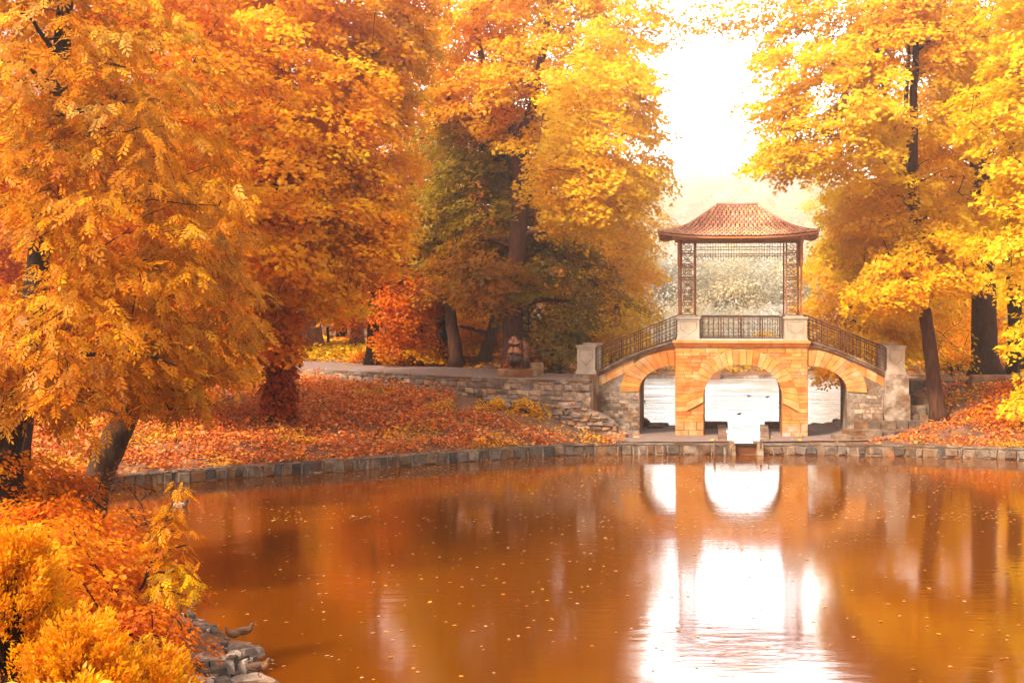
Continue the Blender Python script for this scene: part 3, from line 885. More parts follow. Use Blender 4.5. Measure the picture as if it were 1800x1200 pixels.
for f in range(4):
    V = []
    for i in range(NS + 1):
        for k in range(NA + 1): V.append(roofpt(f, -1 + 2 * k / NA, SM * i / NS, -.03))
    fs = [(i * (NA + 1) + k, i * (NA + 1) + k + 1, (i + 1) * (NA + 1) + k + 1, (i + 1) * (NA + 1) + k) for i in range(NS) for k in range(NA)]
    sh.add(V, fs, (.4, .3, .25))
    V2 = [(v[0], v[1], v[2] - .06) for v in V]
    sh.add(V2, [q[::-1] for q in fs], (.8, .6, .4))
sh.build('roof_shell', M['wood'], pav)
tl = MB(); NR = 15
for f in range(4):
    sl = (0, .155)
    for i in range(NR):
        s0 = SM * i / NR - .02; s1 = SM * (i + 1) / NR + .04
        if s0 < 0: s0 = -.03
        hw = (A0 if f % 2 == 0 else B0) - max(s0, 0)
        n = max(2, int(2 * hw / .185))
        off = .5 if i % 2 else 0
        for k in range(-1, n + 1):
            x0 = (k + off) / n * 2 - 1; x1 = x0 + 2 / n
            if x1 < -1.0 or x0 > 1.0: continue
            cl = lambda v: max(-1.0, min(1.0, v))
            rows = []
            for (s, l, wd) in ((s0, .055, .42), (s0 + .055, .075, .80), (s0 + (s1 - s0) * .45, .05, .93), (s1, -.012, .93)):
                hw2 = hw - max(0, s)
                row = []
                for q, lz in ((-1, -.03), (-.5, .012), (0, .024), (.5, .012), (1, -.03)):
                    xm = (x0 + x1) / 2 + q * wd * (x1 - x0) / 2
                    xm = xm * hw / max(.05, (hw - max(0, s - max(s0, 0))))
                    row.append(roofpt(f, cl(xm), max(s, -.03) if s < SM else SM, l + lz))
                rows.append(row)
            V = [p for r_ in rows for p in r_]
            fs = [(a * 5 + b, a * 5 + b + 1, a * 5 + b + 6, a * 5 + b + 5) for a in range(3) for b in range(4)]
            V += [(p[0], p[1], p[2] - .03) for p in rows[0]]
            fs += [(20 + b, 21 + b, b + 1, b) for b in range(4)]
            v = random.uniform(.7, 1.15)
            tl.add(V, fs, (v, v * random.uniform(.85, 1.2), v * random.uniform(.8, 1.25)), False)
tl.build('tile_courses', M['tile'], pav)
rd = MB()
for sx in (-1, 1):
    for f, a in ((0, sx), (2, -sx)):
        pts = [roofpt(f, a, SM * i / 14, .035) for i in range(15)]
        rd.tube(pts, [.055] * 15, 7, (.95, .9, .9))
tp = [roofpt(0, -1, SM, .05), roofpt(0, 1, SM, .05)]
rd.tube([(tp[0][0] - .05, DEP / 2, tp[0][2] + .01), (tp[1][0] + .05, DEP / 2, tp[1][2] + .01)], .07, 8, (.95, .9, .9))
rd.build('ridge_tiles', M['tile'], pav)
ev = MB()
for f in range(4):
    for i in range(24):
        a0, a1 = -1 + 2 * i / 24, -1 + 2 * (i + 1) / 24
        p, q = roofpt(f, a0, 0, 0), roofpt(f, a1, 0, 0)
        ip, iq = roofpt(f, a0, .05, 0), roofpt(f, a1, .05, 0)
        ev.hexa([(p[0], p[1], p[2] - .09), (q[0], q[1], q[2] - .09), (iq[0], iq[1], iq[2] - .10), (ip[0], ip[1], ip[2] - .10),
                 (p[0], p[1], p[2] - .02), (q[0], q[1], q[2] - .02), (iq[0], iq[1], iq[2] - .03), (ip[0], ip[1], ip[2] - .03)], (1.05, .95, .8))
ev.build('fascia', M['wood'], pav)
ba, bb = U(1181), U(1421)
for y in (.0, DEP):
    bm2 = MB(); bm2.box(ba, bb, y - .08, y + .08, zp1 + .006, zp1 + .17, (1, .95, .9)); bm2.build('wall_plate', M['wood'], pav)
for u in (U(1193), U(1410)):
    bm2 = MB(); bm2.box(u - .08, u + .08, -.3, DEP + .3, zp1 + .03, zp1 + .165, (1, .95, .9)); bm2.build('wall_plate', M['wood'], pav)
for f in range(4):
    for a in (-1, -.93, -.86, -.78, -.5, -.25, 0, .25, .5, .78, .86, .93, 1):
        p = np.array(roofpt(f, a, .08)); q = np.array(roofpt(f, a * .75, 1.0))
        if abs(a) == 1 and f % 2: continue
        r = MB(); z0 = p[2] - .16; z1 = zp1 + .19
        d = (q - p); d[2] = 0; L = np.linalg.norm(d); d /= L; s_ = np.array([-d[1], d[0], 0]) * .035
        e = p + d * L
        z0 += .03; r.hexa([(*(p - s_)[:2], z0), (*(p + s_)[:2], z0), (*(e + s_)[:2], z1 - .05), (*(e - s_)[:2], z1 - .05),
                (*(p - s_)[:2], z0 + .09), (*(p + s_)[:2], z0 + .09), (*(e + s_)[:2], z1 + .05), (*(e - s_)[:2], z1 + .05)], (1, .9, .8))
        r.build('rafter', M['wood'], pav)

# ------------------------------------------------------------------ sluice between the ponds
M['stain_stone'] = stone_mat('wet_stone', (.22, .11, .05), (.52, .40, .28), 4, .7, .6, True, (.55, .50, .42))
sl = empty('sluice_gate', (9.35, 56.9, 0), 0, 'small wooden sluice gate with greenish top bar in a stone notch below the centre arch', 'sluice')
m = MB((9.35, 56.9, 0)); m.box(8.95, 9.74, 56.93, 57.0, -.1, .36, (.35, .25, .16)); m.build('gate_board', M['wood'], sl)
m = MB((9.35, 56.9, 0)); m.box(8.86, 9.86, 56.86, 57.06, .37, .44, (.35, .75, .65)); m.build('top_bar', M['iron'], sl)
for x0, x1, s in ((8.68, 8.95, 1), (9.74, 10.02, -1)):
    m = MB((9.35, 56.9, 0)); m.hexa([(x0, 56.5, -.4), (x1, 56.5, -.4), (x1, 57.5, -.4), (x0, 57.5, -.4), (x0 + (0 if s > 0 else .06), 56.75, .5), (x1 - (.06 if s > 0 else 0), 56.75, .5), (x1, 57.5, .5), (x0, 57.5, .5)], (.7, .6, .5))
    m.build('stone_cheek', M['stain_stone'], sl)
m = MB((9.35, 56.9, 0))
m.tube([(8.05, 56.4, -.35), (8.05, 56.4, .66)], .03, 6); m.tube([(9.88, 56.45, .3), (9.88, 56.45, .66)], .03, 6)
m.tube([(8.05, 56.4, .58), (9.9, 56.45, .58)], .016, 5); m.tube([(8.05, 56.4, .50), (10.4, 56.45, .50)], .014, 5)
m.tube([(8.25, 56.4, .5), (8.48, 56.38, .3), (8.5, 56.36, .05), (8.4, 56.35, -.2)], .018, 5)
m.tube([(8.85, 56.4, .5), (8.7, 56.38, .3), (8.67, 56.36, .05), (8.75, 56.35, -.2)], .018, 5)
m.build('guard_rail', M['iron'], sl)
for px in (1255, 1351):
    p = G(px, 812, 0)
    tag(MB_ := None or empty('stake', (p[0], p[1], 0)), 'thin dark stake in the water left of the sluice' if px < 1300 else 'thin dark stake in the water right of the sluice', 'stake')
    k = MB(); k.tube([(0, 0, -.4), (.01, 0, .22), (0, 0, .30)], [.022, .02, .012], 6); k.tube([(-.03, 0, .26), (.03, 0, .27)], .012, 4)
    k.build('rod', M['iron'], MB_)
# curbs of the channel
for s, lab in ((-1, 'left stone curb of the channel under the centre arch'), (1, 'right stone curb of the channel under the centre arch')):
    m = MB()
    xe = lambda y: (8.75 + (9.9 - 8.75) * (y - 57.3) / 8.4 - .03) if s < 0 else (9.95 + (11.4 - 9.95) * (y - 57.3) / 8.4 + .03)
    for y0, y1 in ((57.7, 59.7), (59.72, 61.6), (61.62, 63.6)):
        a0, a1 = xe(y0), xe(y1); wd = -.42 if s < 0 else .42
        f = lambda x0, x1: (min(x0, x1), max(x0, x1))
        (p0, p1), (q0, q1) = f(a0, a0 + wd), f(a1, a1 + wd)
        m.hexa([(p0, y0, .1), (p1, y0, .1), (q1, y1, .1), (q0, y1, .1), (p0 + .03, y0, .52), (p1 - .03, y0, .52), (q1 - .03, y1, .60), (q0 + .03, y1, .60)], (.72, .62, .58))
    o = m.build('channel_curb', M['plaster'], None); tag(o, lab, 'curb')
    m = MB()
    xa, xb = (8.5, 9.8) if s < 0 else (11.55, 12.75)
    m.box(xa, xb, 64.6, 65.1, .2, .62, (.42, .34, .3), .02)
    o = m.build('stone_sill', M['rubble'], None)
    tag(o, 'dark stone sill between the left pier and the channel' if s < 0 else 'dark stone sill between the channel and the right pier', 'sill')

# ------------------------------------------------------------------ rocks
def rock(name, label, cat, c, r, seed, mat='rubble', tint=(1, 1, 1), group=None):
    rg = np.random.default_rng(seed)
    import bmesh
    bm = bmesh.new(); bmesh.ops.create_icosphere(bm, subdivisions=3, radius=1)
    ph = rg.uniform(0, 6, 6)
    cuts = rg.normal(size=(9, 3)); cuts /= np.linalg.norm(cuts, axis=1)[:, None]; cd = rg.uniform(.55, .85, 9)
    for v in bm.verts:
        p = np.array(v.co)
        for n_, d_ in zip(cuts, cd):
            e = p.dot(n_) - d_
            if e > 0: p = p - n_ * e * .92
        p *= 1 + .05 * sin(5 * p[0] + ph[0]) * cos(6 * p[1] + ph[1]) + .04 * sin(11 * p[2] + ph[2] + 4 * p[0])
        v.co = p * np.array(r)
    me = bpy.data.meshes.new(name); bm.to_mesh(me); bm.free()
    at = me.attributes.new("tint", 'FLOAT_COLOR', 'FACE'); at.data.foreach_set("color", np.tile(np.array([*tint, 1], np.float32), len(me.polygons)))
    o = link(name, me, M[mat]); o.location = tuple(c); o.rotation_euler = (0, 0, rg.uniform(0, 3))
    return tag(o, label, cat, group)
rock('boulder', 'flat dark boulder by the water in the right arch, nearest the pier', 'boulder', P(1432, 748, 66) + [0, 0, 0], (.45, .5, .16), 1, tint=(.4, .36, .36))
rock('boulder', 'flat dark boulder in the middle of the right arch', 'boulder', P(1456, 747, 66), (.42, .4, .15), 2, tint=(.3, .27, .27))
rock('boulder', 'dark boulder near the right jamb of the right arch', 'boulder', P(1473, 743, 66), (.3, .35, .22), 3, tint=(.3, .27, .25))
rock('boulder', 'small upright dark stone against the right jamb of the right arch', 'boulder', P(1485, 739, 66), (.14, .2, .32), 4, tint=(.35, .28, .25))
rock('boulder', 'brown boulder by the left jamb of the left arch', 'boulder', P(1128, 742, 65), (.35, .4, .22), 5, tint=(.5, .38, .3))
rock('boulder', 'low brown slab of rock in the middle of the left arch', 'boulder', P(1150, 750, 65), (.5, .35, .13), 6, tint=(.55, .42, .33))
m = MB(); m.box(5.5, 7.2, 65.3, 65.7, .2, .50, (.6, .45, .38), .03); o = m.build('stone_sill', M['rubble']); tag(o, 'long low stone sill at the water in the left arch', 'sill')
b0 = P(885, 715, 60.2)
o = rock('fallen_block', 'squared grey stone block lying among yellow leaves below the retaining wall', 'stone', b0 + [0, 0, .1], (.36, .3, .24), 8, 'plaster', (.9, .9, 1.0))
# stone steps and slabs right of the bridge
stp = empty('rubble_steps', (16.2, 59.5, 0), 0, 'rough terraced stone slabs stepping down beside the right end of the bridge', 'rubble')
for i, (px, py, D, wpx) in enumerate(((1600, 695, 61.0, 60), (1598, 712, 60.5, 75), (1580, 727, 60.0, 90), (1560, 741, 59.4, 100), (1535, 757, 58.8, 90), (1505, 767, 58.2, 70))):
    c = P(px, py, D); hw = wpx / 2 * D / F
    m = MB(); x = c[0] - hw
    while x < c[0] + hw:
        l = random.uniform(.35, .9)
        m.box(x + .01, x + l - .01, c[1] - .12 + random.uniform(-.12, .12), c[1] + 1.0, c[2] - .5, c[2] + random.uniform(-.03, .04), tuple(np.array(random.choice(warm)) * .5), .03)
        x += l
    m.build('slab_course', M['rubble'], stp); 
for ch_ in stp.children: ch_.location = (-16.2, -59.5, 0)
# low slab wall behind the right tree
c = P(1640, 672, 64.5); m = MB(c); m.box(c[0] - 1.1, c[0] + 1.9, c[1] - .3, c[1] + .3, c[2] - .5, c[2] + .12, (.5, .45, .42), .03)
o = m.build('low_stone_curb', M['rubble']); o.location = tuple(c); tag(o, 'low dark stone curb behind the leaning trunk on the right bank', 'curb')
# stone bench
c = P(1741, 690, 63.2)
bn = empty('stone_bench', c, R(-4), 'massive weathered stone bench in front of the thick dark trunk on the right bank', 'bench')
m = MB(); m.box(-.86, .88, -.35, .35, .30, .80, (.75, .5, .36), .02, .07); m.build('seat', M['plaster'], bn)
for x in (-.55, .5):
    m = MB(); m.box(x - .2, x + .2, -.22, .24, -.25, .31, (.4, .33, .3), .02); m.build('support', M['rubble'], bn)

# ------------------------------------------------------------------ statue
def skin_body(name, chains, parent, mat, tint=(1, 1, 1), sub=2):
    """chains: list of lists of (xyz, r); a chain may start with an int pair index ('#',i) of an existing vertex."""
    V, E, Rr = [], [], []
    for ch in chains:
        prev = None
        for it in ch:
            if isinstance(it, int): prev = it; continue
            V.append(it[0]); Rr.append(it[1]); i = len(V) - 1
            if prev is not None: E.append((prev, i))
            prev = i
    me = bpy.data.meshes.new(name); me.from_pydata([tuple(v) for v in V], E, [])
    o = bpy.data.objects.new(name, me); C.objects.link(o)
    sk = o.modifiers.new('s', 'SKIN'); sk.use_smooth_shade = True
    for i, r in enumerate(Rr):
        r = r if hasattr(r, '__len__') else (r, r); me.skin_vertices[0].data[i].radius = r; me.skin_vertices[0].data[i].use_root = (i == 0)
    ss = o.modifiers.new('ss', 'SUBSURF'); ss.levels = sub
    dg = bpy.context.evaluated_depsgraph_get()
    m2 = bpy.data.meshes.new_from_object(o.evaluated_get(dg))
    bpy.data.objects.remove(o)
    a = m2.attributes.new("tint", 'FLOAT_COLOR', 'FACE'); a.data.foreach_set("color", np.tile(np.array([*tint, 1], np.float32), len(m2.polygons)))
    m2.name = name; m2.materials.clear()
    return link(name, m2, mat, parent)
sp = P(906, 664, 63.0)
ped = empty('stone_plinth', sp, 0, 'low rust stained stone plinth carrying the bronze figures beside the path', 'plinth')
m = MB(); m.box(-1.0 + .2, .76, -.5, .55, -.25, .40, (1.1, .72, .5), .015, .03); m.build('front_slab', M['plaster'], ped)
m = MB(); m.box(.25, 1.25, .6, 1.35, -.25, .62, (1.2, 1.0, .7), .02, .03); m.build('rear_block', M['plaster'], ped)
stt = empty('bronze_statue', (sp[0], sp[1], sp[2] + .40), 0, 'bronze statue of a crouching and a standing figure in wide hats on the stained plinth', 'statue')
k = 1.0
skin_body('seated_figure', [
    [((-.02, .05, .55), .17), ((-.02, .05, .72), .16), ((-.0, .04, .92), .15), ((.0, .02, 1.05), .07), ((-.02, -.02, 1.14), .10), ((-.03, -.03, 1.25), .085)],
    [2, ((-.2, .0, .88), .075), ((-.32, -.1, .70), .055), ((-.22, -.3, .58), .045), ((-.16, -.36, .56), .05)],
    [2, ((.2, .0, .88), .075), ((.3, -.12, .70), .055), ((.2, -.3, .58), .045), ((.14, -.36, .56), .05)],
    [0, ((-.16, -.12, .5), .11), ((-.27, -.32, .42), .09), ((-.25, -.22, .18), .06), ((-.24, -.28, .04), .05), ((-.26, -.4, .03), .04)],
    [0, ((.16, -.12, .5), .11), ((.27, -.32, .42), .09), ((.25, -.22, .18), .06), ((.24, -.28, .04), .05), ((.26, -.4, .03), .04)],
], stt, M['bronze'])
def lathe(prof, c, k=20, tint=(1, 1, 1), tilt=(0, 0), sq=(1, 1)):
    m = MB(); V = []
    for r, z in prof:
        for q in range(k): V.append((r * cos(2 * pi * q / k) * sq[0], r * sin(2 * pi * q / k) * sq[1], z))
    from mathutils import Euler
    e = Euler((tilt[0], tilt[1], 0)).to_matrix()
    V = [tuple(e @ Vector(v) + Vector(c)) for v in V]
    n = len(prof)
    m.add(V, [(i * k + q, i * k + (q + 1) % k, (i + 1) * k + (q + 1) % k, (i + 1) * k + q) for i in range(n - 1) for q in range(k)], tint, True)
    return m
lathe([(.01, .0), (.12, .01), (.28, -.02), (.30, -.03), (.28, .01), (.15, .05), (.12, .15), (.08, .19), (.0, .2)], (-.03, -.05, 1.27), 22, (1.9, 1.7, 1.6), (R(38), R(-12))).build('wide_hat', M['bronze'], stt)
lathe([(.0, .10), (.14, .11), (.27, .2), (.33, .36), (.30, .50), (.2, .6), (.12, .63), (.13, .66), (.1, .66), (.0, .6)], (-.02, -.30, .03), 20, (.55, .55, .65)).build('round_cauldron', M['bronze'], stt)
m = MB()
V = []
for i in range(5):
    for q in range(17):
        a = pi * (1 + q / 16) ; r = .19 + .04 * i; V.append((r * cos(a) * 1.05, .02 + r * sin(a) * 1.0, 1.02 - .075 * i - .03 * i * (q % 2) * .6 + .01 * sin(q)))
m.add(V, [(i * 17 + q, i * 17 + q + 1, i * 17 + q + 18, i * 17 + q + 17) for i in range(4) for q in range(16)], (2.0, 1.6, 1.3), True)
o = m.build('shawl', M['bronze'], stt); sol = o.modifiers.new('t', 'SOLIDIFY'); sol.thickness = .025
skin_body('standing_figure', [
    [((.38, .12, .75), .16), ((.38, .12, .98), .15), ((.37, .12, 1.16), .14), ((.36, .1, 1.28), .06), ((.35, .06, 1.37), .09), ((.35, .05, 1.46), .08)],
    [2, ((.5, .1, 1.14), .06), ((.56, -.02, .95), .05), ((.42, -.14, .86), .04), ((.36, -.16, .87), .04)],
    [2, ((.24, .06, 1.14), .06), ((.2, -.06, .95), .05), ((.28, -.16, .86), .04), ((.33, -.17, .87), .04)],
    [0, ((.32, .12, .45), .12), ((.31, .12, .2), .075), ((.31, .1, .03), .055), ((.30, 0, .03), .045)],
    [0, ((.46, .12, .45), .12), ((.46, .12, .2), .075), ((.46, .1, .03), .055), ((.46, 0, .03), .045)],
], stt, M['bronze'], (1.3, 1, .9))
lathe([(.0, .0), (.1, .0), (.24, .0), (.25, .02), (.14, .05), (.11, .14), (.0, .16)], (.36, .05, 1.47), 20, (.45, .4, .4), (R(-14), R(16))).build('flat_hat', M['bronze'], stt)
m = MB(); m.tube([(.38, .12, 1.2), (.39, .14, .95), (.40, .15, .6), (.41, .16, .05)], [.15, .2, .23, .27], 14, (1.2, .95, .85)); m.build('cloak', M['bronze'], stt)

# ------------------------------------------------------------------ ducks
def duck(label, loc, rz, s, body=(.11, .05, .025), head=(.13, .06, .03), bill=(.35, .2, .06), swim=False, breast=None, name='duck'):
    d = empty(name, loc, rz, label, 'duck', 'ducks')
    z0 = .0 if swim else .12
    pts = [(-.27, 0, .14), (-.24, 0, .13), (-.17, 0, .11), (-.06, 0, .10), (.06, 0, .105), (.135, 0, .13), (.165, 0, .17), (.175, 0, .205), (.19, 0, .235), (.22, 0, .24), (.25, 0, .23)]
    rr = [.010, .035, .080, .105, .100, .078, .055, .044, .046, .038, .014]
    pts = [(x * s, y, (z - (.06 if swim else 0) + z0) * s) for x, y, z in pts]
    m = MB(); m.tube(pts, [r * s for r in rr], 12, body)
    # breast / head patches by face tint
    nf = len(m.f)
    for i in range(nf):
        c = np.mean([m.v[q] for q in m.f[i]], 0) / s
        zz = c[2] - z0 + (.06 if swim else 0)
        if zz > .185: m.t[i] = head
        elif breast and c[0] > .09: m.t[i] = breast
    bd = m.build('body', M['duck'], d)
    hz = (.228 - (.06 if swim else 0) + z0) * s
    b = MB(); b.tube([(.235 * s, 0, hz), (.27 * s, 0, hz - .008 * s), (.305 * s, 0, hz - .012 * s)], [.018 * s, .016 * s, .012 * s], 8, bill, flat=.6); b.build('bill', M['duck'], d)
    for sy in (-1, 1):
        wg = MB(); wg.tube([(.08 * s, sy * .062 * s, (.12 + z0 - (.06 if swim else 0)) * s), (-.03 * s, sy * .078 * s, (.125 + z0 - (.06 if swim else 0)) * s), (-.14 * s, sy * .055 * s, (.13 + z0 - (.06 if swim else 0)) * s), (-.22 * s, sy * .03 * s, (.14 + z0 - (.06 if swim else 0)) * s)], [.02 * s, .05 * s, .036 * s, .008 * s], 8, tuple(c * .7 for c in body)); wg.build('wing', M['duck'], d)
        if not swim:
            lg = MB(); lg.tube([(0, sy * .035 * s, .14 * s), (.0, sy * .035 * s, .02 * s)], .009 * s, 6, (.5, .16, .03))
            for a in (-.5, 0, .5): lg.tube([(0, sy * .035 * s, .012 * s), (.055 * s * cos(a), (sy * .035 + .055 * sin(a)) * s, .006 * s)], .006 * s, 4, (.5, .16, .03))
            lg.build('leg', M['duck'], d)
    return d
a = G(429, 1124, .56); duck('brown duck standing on the shore wall, looking right over the water', a, R(25), .70, (.13, .055, .025))
a = G(408, 1128, .56); duck('brown duck hunched on the shore wall just left of the standing one', a, R(150), .62, head=(.16, .07, .03))
a = G(452, 1196, .56); a = np.array([-4.02, 23.6 - .2, .4]); a = G(455, 1190, .45); duck('brown duck with white wing bar on the lowest stones of the shore wall', a, R(15), .75, breast=(.3, .12, .05))
o = rock('shore_stone', 'flat pale stone under the lowest duck at the foot of the shore wall', 'stone', G(450, 1200, .2), (.5, .4, .16), 12, 'rubble', (.8, .75, .75))
a = G(318, 890, 0); duck('grey duck with dark head swimming beyond the yellow sapling', a, R(-6), 1.0, body=(.42, .38, .36), head=(.03, .03, .03), swim=True, breast=(.16, .07, .05))
a = G(333, 1052, 0); duck('pale grey duck resting on the water near the shore wall', a, R(10), .62, body=(.6, .58, .6), head=(.5, .5, .52), swim=True)
for (px, py, lab, rz) in ((1299, 728, 'small dark duck swimming behind the centre arch, nearest of the three', 20), (1316, 696, 'small dark duck swimming behind the centre arch, in the middle', 170), (1349, 698, 'small dark duck swimming behind the centre arch, farthest right', 5), (1132, 706, 'small dark duck swimming in the view through the left arch', 0)):
    a = G(px, py, .4); duck(lab, a, R(rz), .5, body=(.12, .08, .07), head=(.03, .03, .03), swim=True)
# far shore
FS = [(-4, 101.1), (5, 103.1), (30, 103.1), (58, 101)]
stone_wall('far_shore_wall', 'thin pale edging wall along the far shore of the upper pond seen through the arches', 'wall', FS, 1, lambda x, y: .1, lambda x, y: .58, (.3, .5), (.6, 1.2), .5, [(1.5, 1.5, 1.5), (1.1, 1.1, 1.15)], .02, (.01, .04), .06, matname='plaster')
c = P(1243, 661, 101.5); m = MB(); m.box(-.9, .9, -.7, .7, -.6, .95, (1.2, 1.0, 1.0), .01, .06); o = m.build('mooring_block', M['plaster']); o.location = (c[0], 101.9, .35); tag(o, 'squat pale stone block at the far shore seen in the centre arch', 'block')

# ------------------------------------------------------------------ foliage
def unit(v): return v / (np.linalg.norm(v, axis=-1, keepdims=True) + 1e-9)
def kites(p, d, n, L, Wd, fold=.12):
    """p base, d direction, n normal, L length, Wd half width -> V,Q"""
    s = unit(np.cross(d, n)); L = L[:, None]; Wd = Wd[:, None]
    a = p; t = p + d * L; m1 = p + d * L * .42 + s * Wd - n * L * fold; m2 = p + d * L * .42 - s * Wd - n * L * fold
    V = np.stack([a, m1, t, m2], 1).reshape(-1, 3)
    return V, np.arange(len(V)).reshape(-1, 4)
def lobes(p, d, n, L, k=3):
    """k-lobed leaf: kites fanned from the base"""
    Vs = []; s = unit(np.cross(d, n))
    for a, f in {3: ((-.95, .8), (0, 1), (.95, .8)), 5: ((-1.7, .5), (-.85, .85), (0, 1), (.85, .85), (1.7, .5))}[k]:
        dd = d * cos(a) + s * sin(a); V, _ = kites(p, unit(dd - n * .12), n, L * f, L * .24 * (1.25 if a == 0 else 1))
        Vs.append(V.reshape(-1, 4, 3))
    return np.concatenate(Vs, 1).reshape(-1, 3)
def palette(cols, nn, rg, var=.12):
    cols = np.array(cols); w_ = rg.random((nn, len(cols))) ** 3; w_ /= w_.sum(1, keepdims=True)
    return (w_ @ cols) 
PAL = {
 'orange': [(.78, .22, .002), (.84, .34, .002), (.62, .13, .003), (.88, .46, .004)],
 'deep':   [(.72, .17, .003), (.80, .26, .003), (.54, .10, .004)],
 'amber':  [(.90, .50, .002), (.88, .40, .002), (.92, .60, .006), (.82, .30, .002)],
 'yellow': [(.88, .53, .004), (.86, .44, .003), (.88, .58, .01)],
 'lemon':  [(.88, .60, .008), (.88, .52, .004), (.86, .62, .03)],
 'olive':  [(.42, .25, .008), (.34, .23, .02), (.58, .29, .005), (.24, .21, .04)],
 'brown':  [(.54, .18, .005), (.44, .19, .008), (.62, .26, .005)],
 'pale':   [(.88, .40, .003), (.66, .52, .16), (.80, .28, .002), (.90, .52, .008), (.66, .17, .002), (.86, .36, .002)],
 'ash':    [(.76, .30, .003), (.66, .19, .002), (.82, .44, .008), (.48, .10, .002), (.74, .26, .002)],
 'red':    [(.50, .06, .015), (.40, .035, .02), (.62, .13, .012), (.66, .22, .02)],
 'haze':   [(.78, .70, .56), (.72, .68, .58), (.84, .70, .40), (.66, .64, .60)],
}
def spray_leaves(cent, outd, Rr, n, L, pal, rg, style='kite', droop=.35, flat=.16):
    """cent (S,3) spray centres; returns V,Q,tint"""
    S = len(cent)
    z = np.array([0, 0, 1.0])
    e1 = unit(outd * np.array([1, 1, 0]) + rg.normal(0, .15, (S, 3)) * [1, 1, 0] + [1e-6, 0, 0])
    tilt = rg.uniform(.05, .75, S)[:, None]
    e1 = unit(e1 * np.cos(tilt) - z * np.sin(tilt))
    e2 = unit(np.cross(z, e1)); e3 = np.cross(e1, e2)
    cnt = np.maximum(3, (n * (Rr / Rr.mean()) ** 1.6).astype(int))
    idx = np.repeat(np.arange(S), cnt); T = len(idx)
    rr = Rr[idx][:, None]
    r = np.sqrt(rg.random(T))[:, None]; a = rg.uniform(0, 2 * pi, T)[:, None]
    pu, pv = r * np.cos(a) * rr * 1.15, r * np.sin(a) * rr * .9
    E1, E2, E3 = e1[idx], e2[idx], e3[idx]
    p = cent[idx] + E1 * pu + E2 * pv + E3 * (rg.normal(0, flat, (T, 1)) * rr - .18 * (r ** 2) * rr)
    th = rg.normal(0, .9, T)[:, None] + np.arctan2(pv, pu + rr * .7)
    d = unit(E1 * np.cos(th) + E2 * np.sin(th) - z * (droop + rg.normal(0, .22, (T, 1))))
    nn = unit(E3 + rg.normal(0, .38, (T, 3))); nn = unit(nn - d * (nn * d).sum(1, keepdims=True))
    LL = L * rg.uniform(.65, 1.25, T)
    sc_ = palette(pal, S, rg); lc = palette(pal, T, rg)
    col = (sc_[idx] * .62 + lc * .38) * rg.uniform(.78, 1.16, (T, 1)) * (rg.uniform(.85, 1.12, (S, 1)))[idx]
    if style == 'pinnate': col = col * rg.uniform(.5, 1.15, (T, 1))
    if style == 'kite':
        V, Qs = kites(p, d, nn, LL, LL * .36); tt = col
    elif style == 'maple3':
        V = lobes(p, d, nn, LL, 3); Qs = np.arange(len(V)).reshape(-1, 4); tt = np.repeat(col, 3, 0)
    elif style == 'pinnate':
        Vs = []; tt = []
        K = 4; s = unit(np.cross(d, nn))
        for k in range(K + 1):
            f = .15 + .85 * k / K
            pos = p + d * (LL * f)[:, None] - z * (LL * .22 * f * f)[:, None]
            for sg in ((-1, 1) if k < K else (0,)):
                a_ = .95 if sg else 0
                dd = unit(d * cos(a_) + s * sg * sin(a_) - z * .25 + rg.normal(0, .10, (T, 3)))
                lf = LL * (.48 - .05 * abs(k - 2) * .5)
                V, _ = kites(pos, dd, nn, lf, lf * .20, .05); Vs.append(V.reshape(-1, 1, 4, 3))
                tt.append((col * rg.uniform(.85, 1.15, (T, 1)))[:, None])
        V = np.concatenate(Vs, 1).reshape(-1, 3); Qs = np.arange(len(V)).reshape(-1, 4); tt = np.concatenate(tt, 1).reshape(-1, 3)
    return V, Qs, np.clip(tt, 0, .95)
def crown_mesh(parts):
    Vs, Qs, Ts = [], [], []; o = 0
    for V, q, t in parts: Vs.append(V); Qs.append(q + o); Ts.append(t); o += len(V)
    return np.concatenate(Vs), np.concatenate(Qs), np.concatenate(Ts)

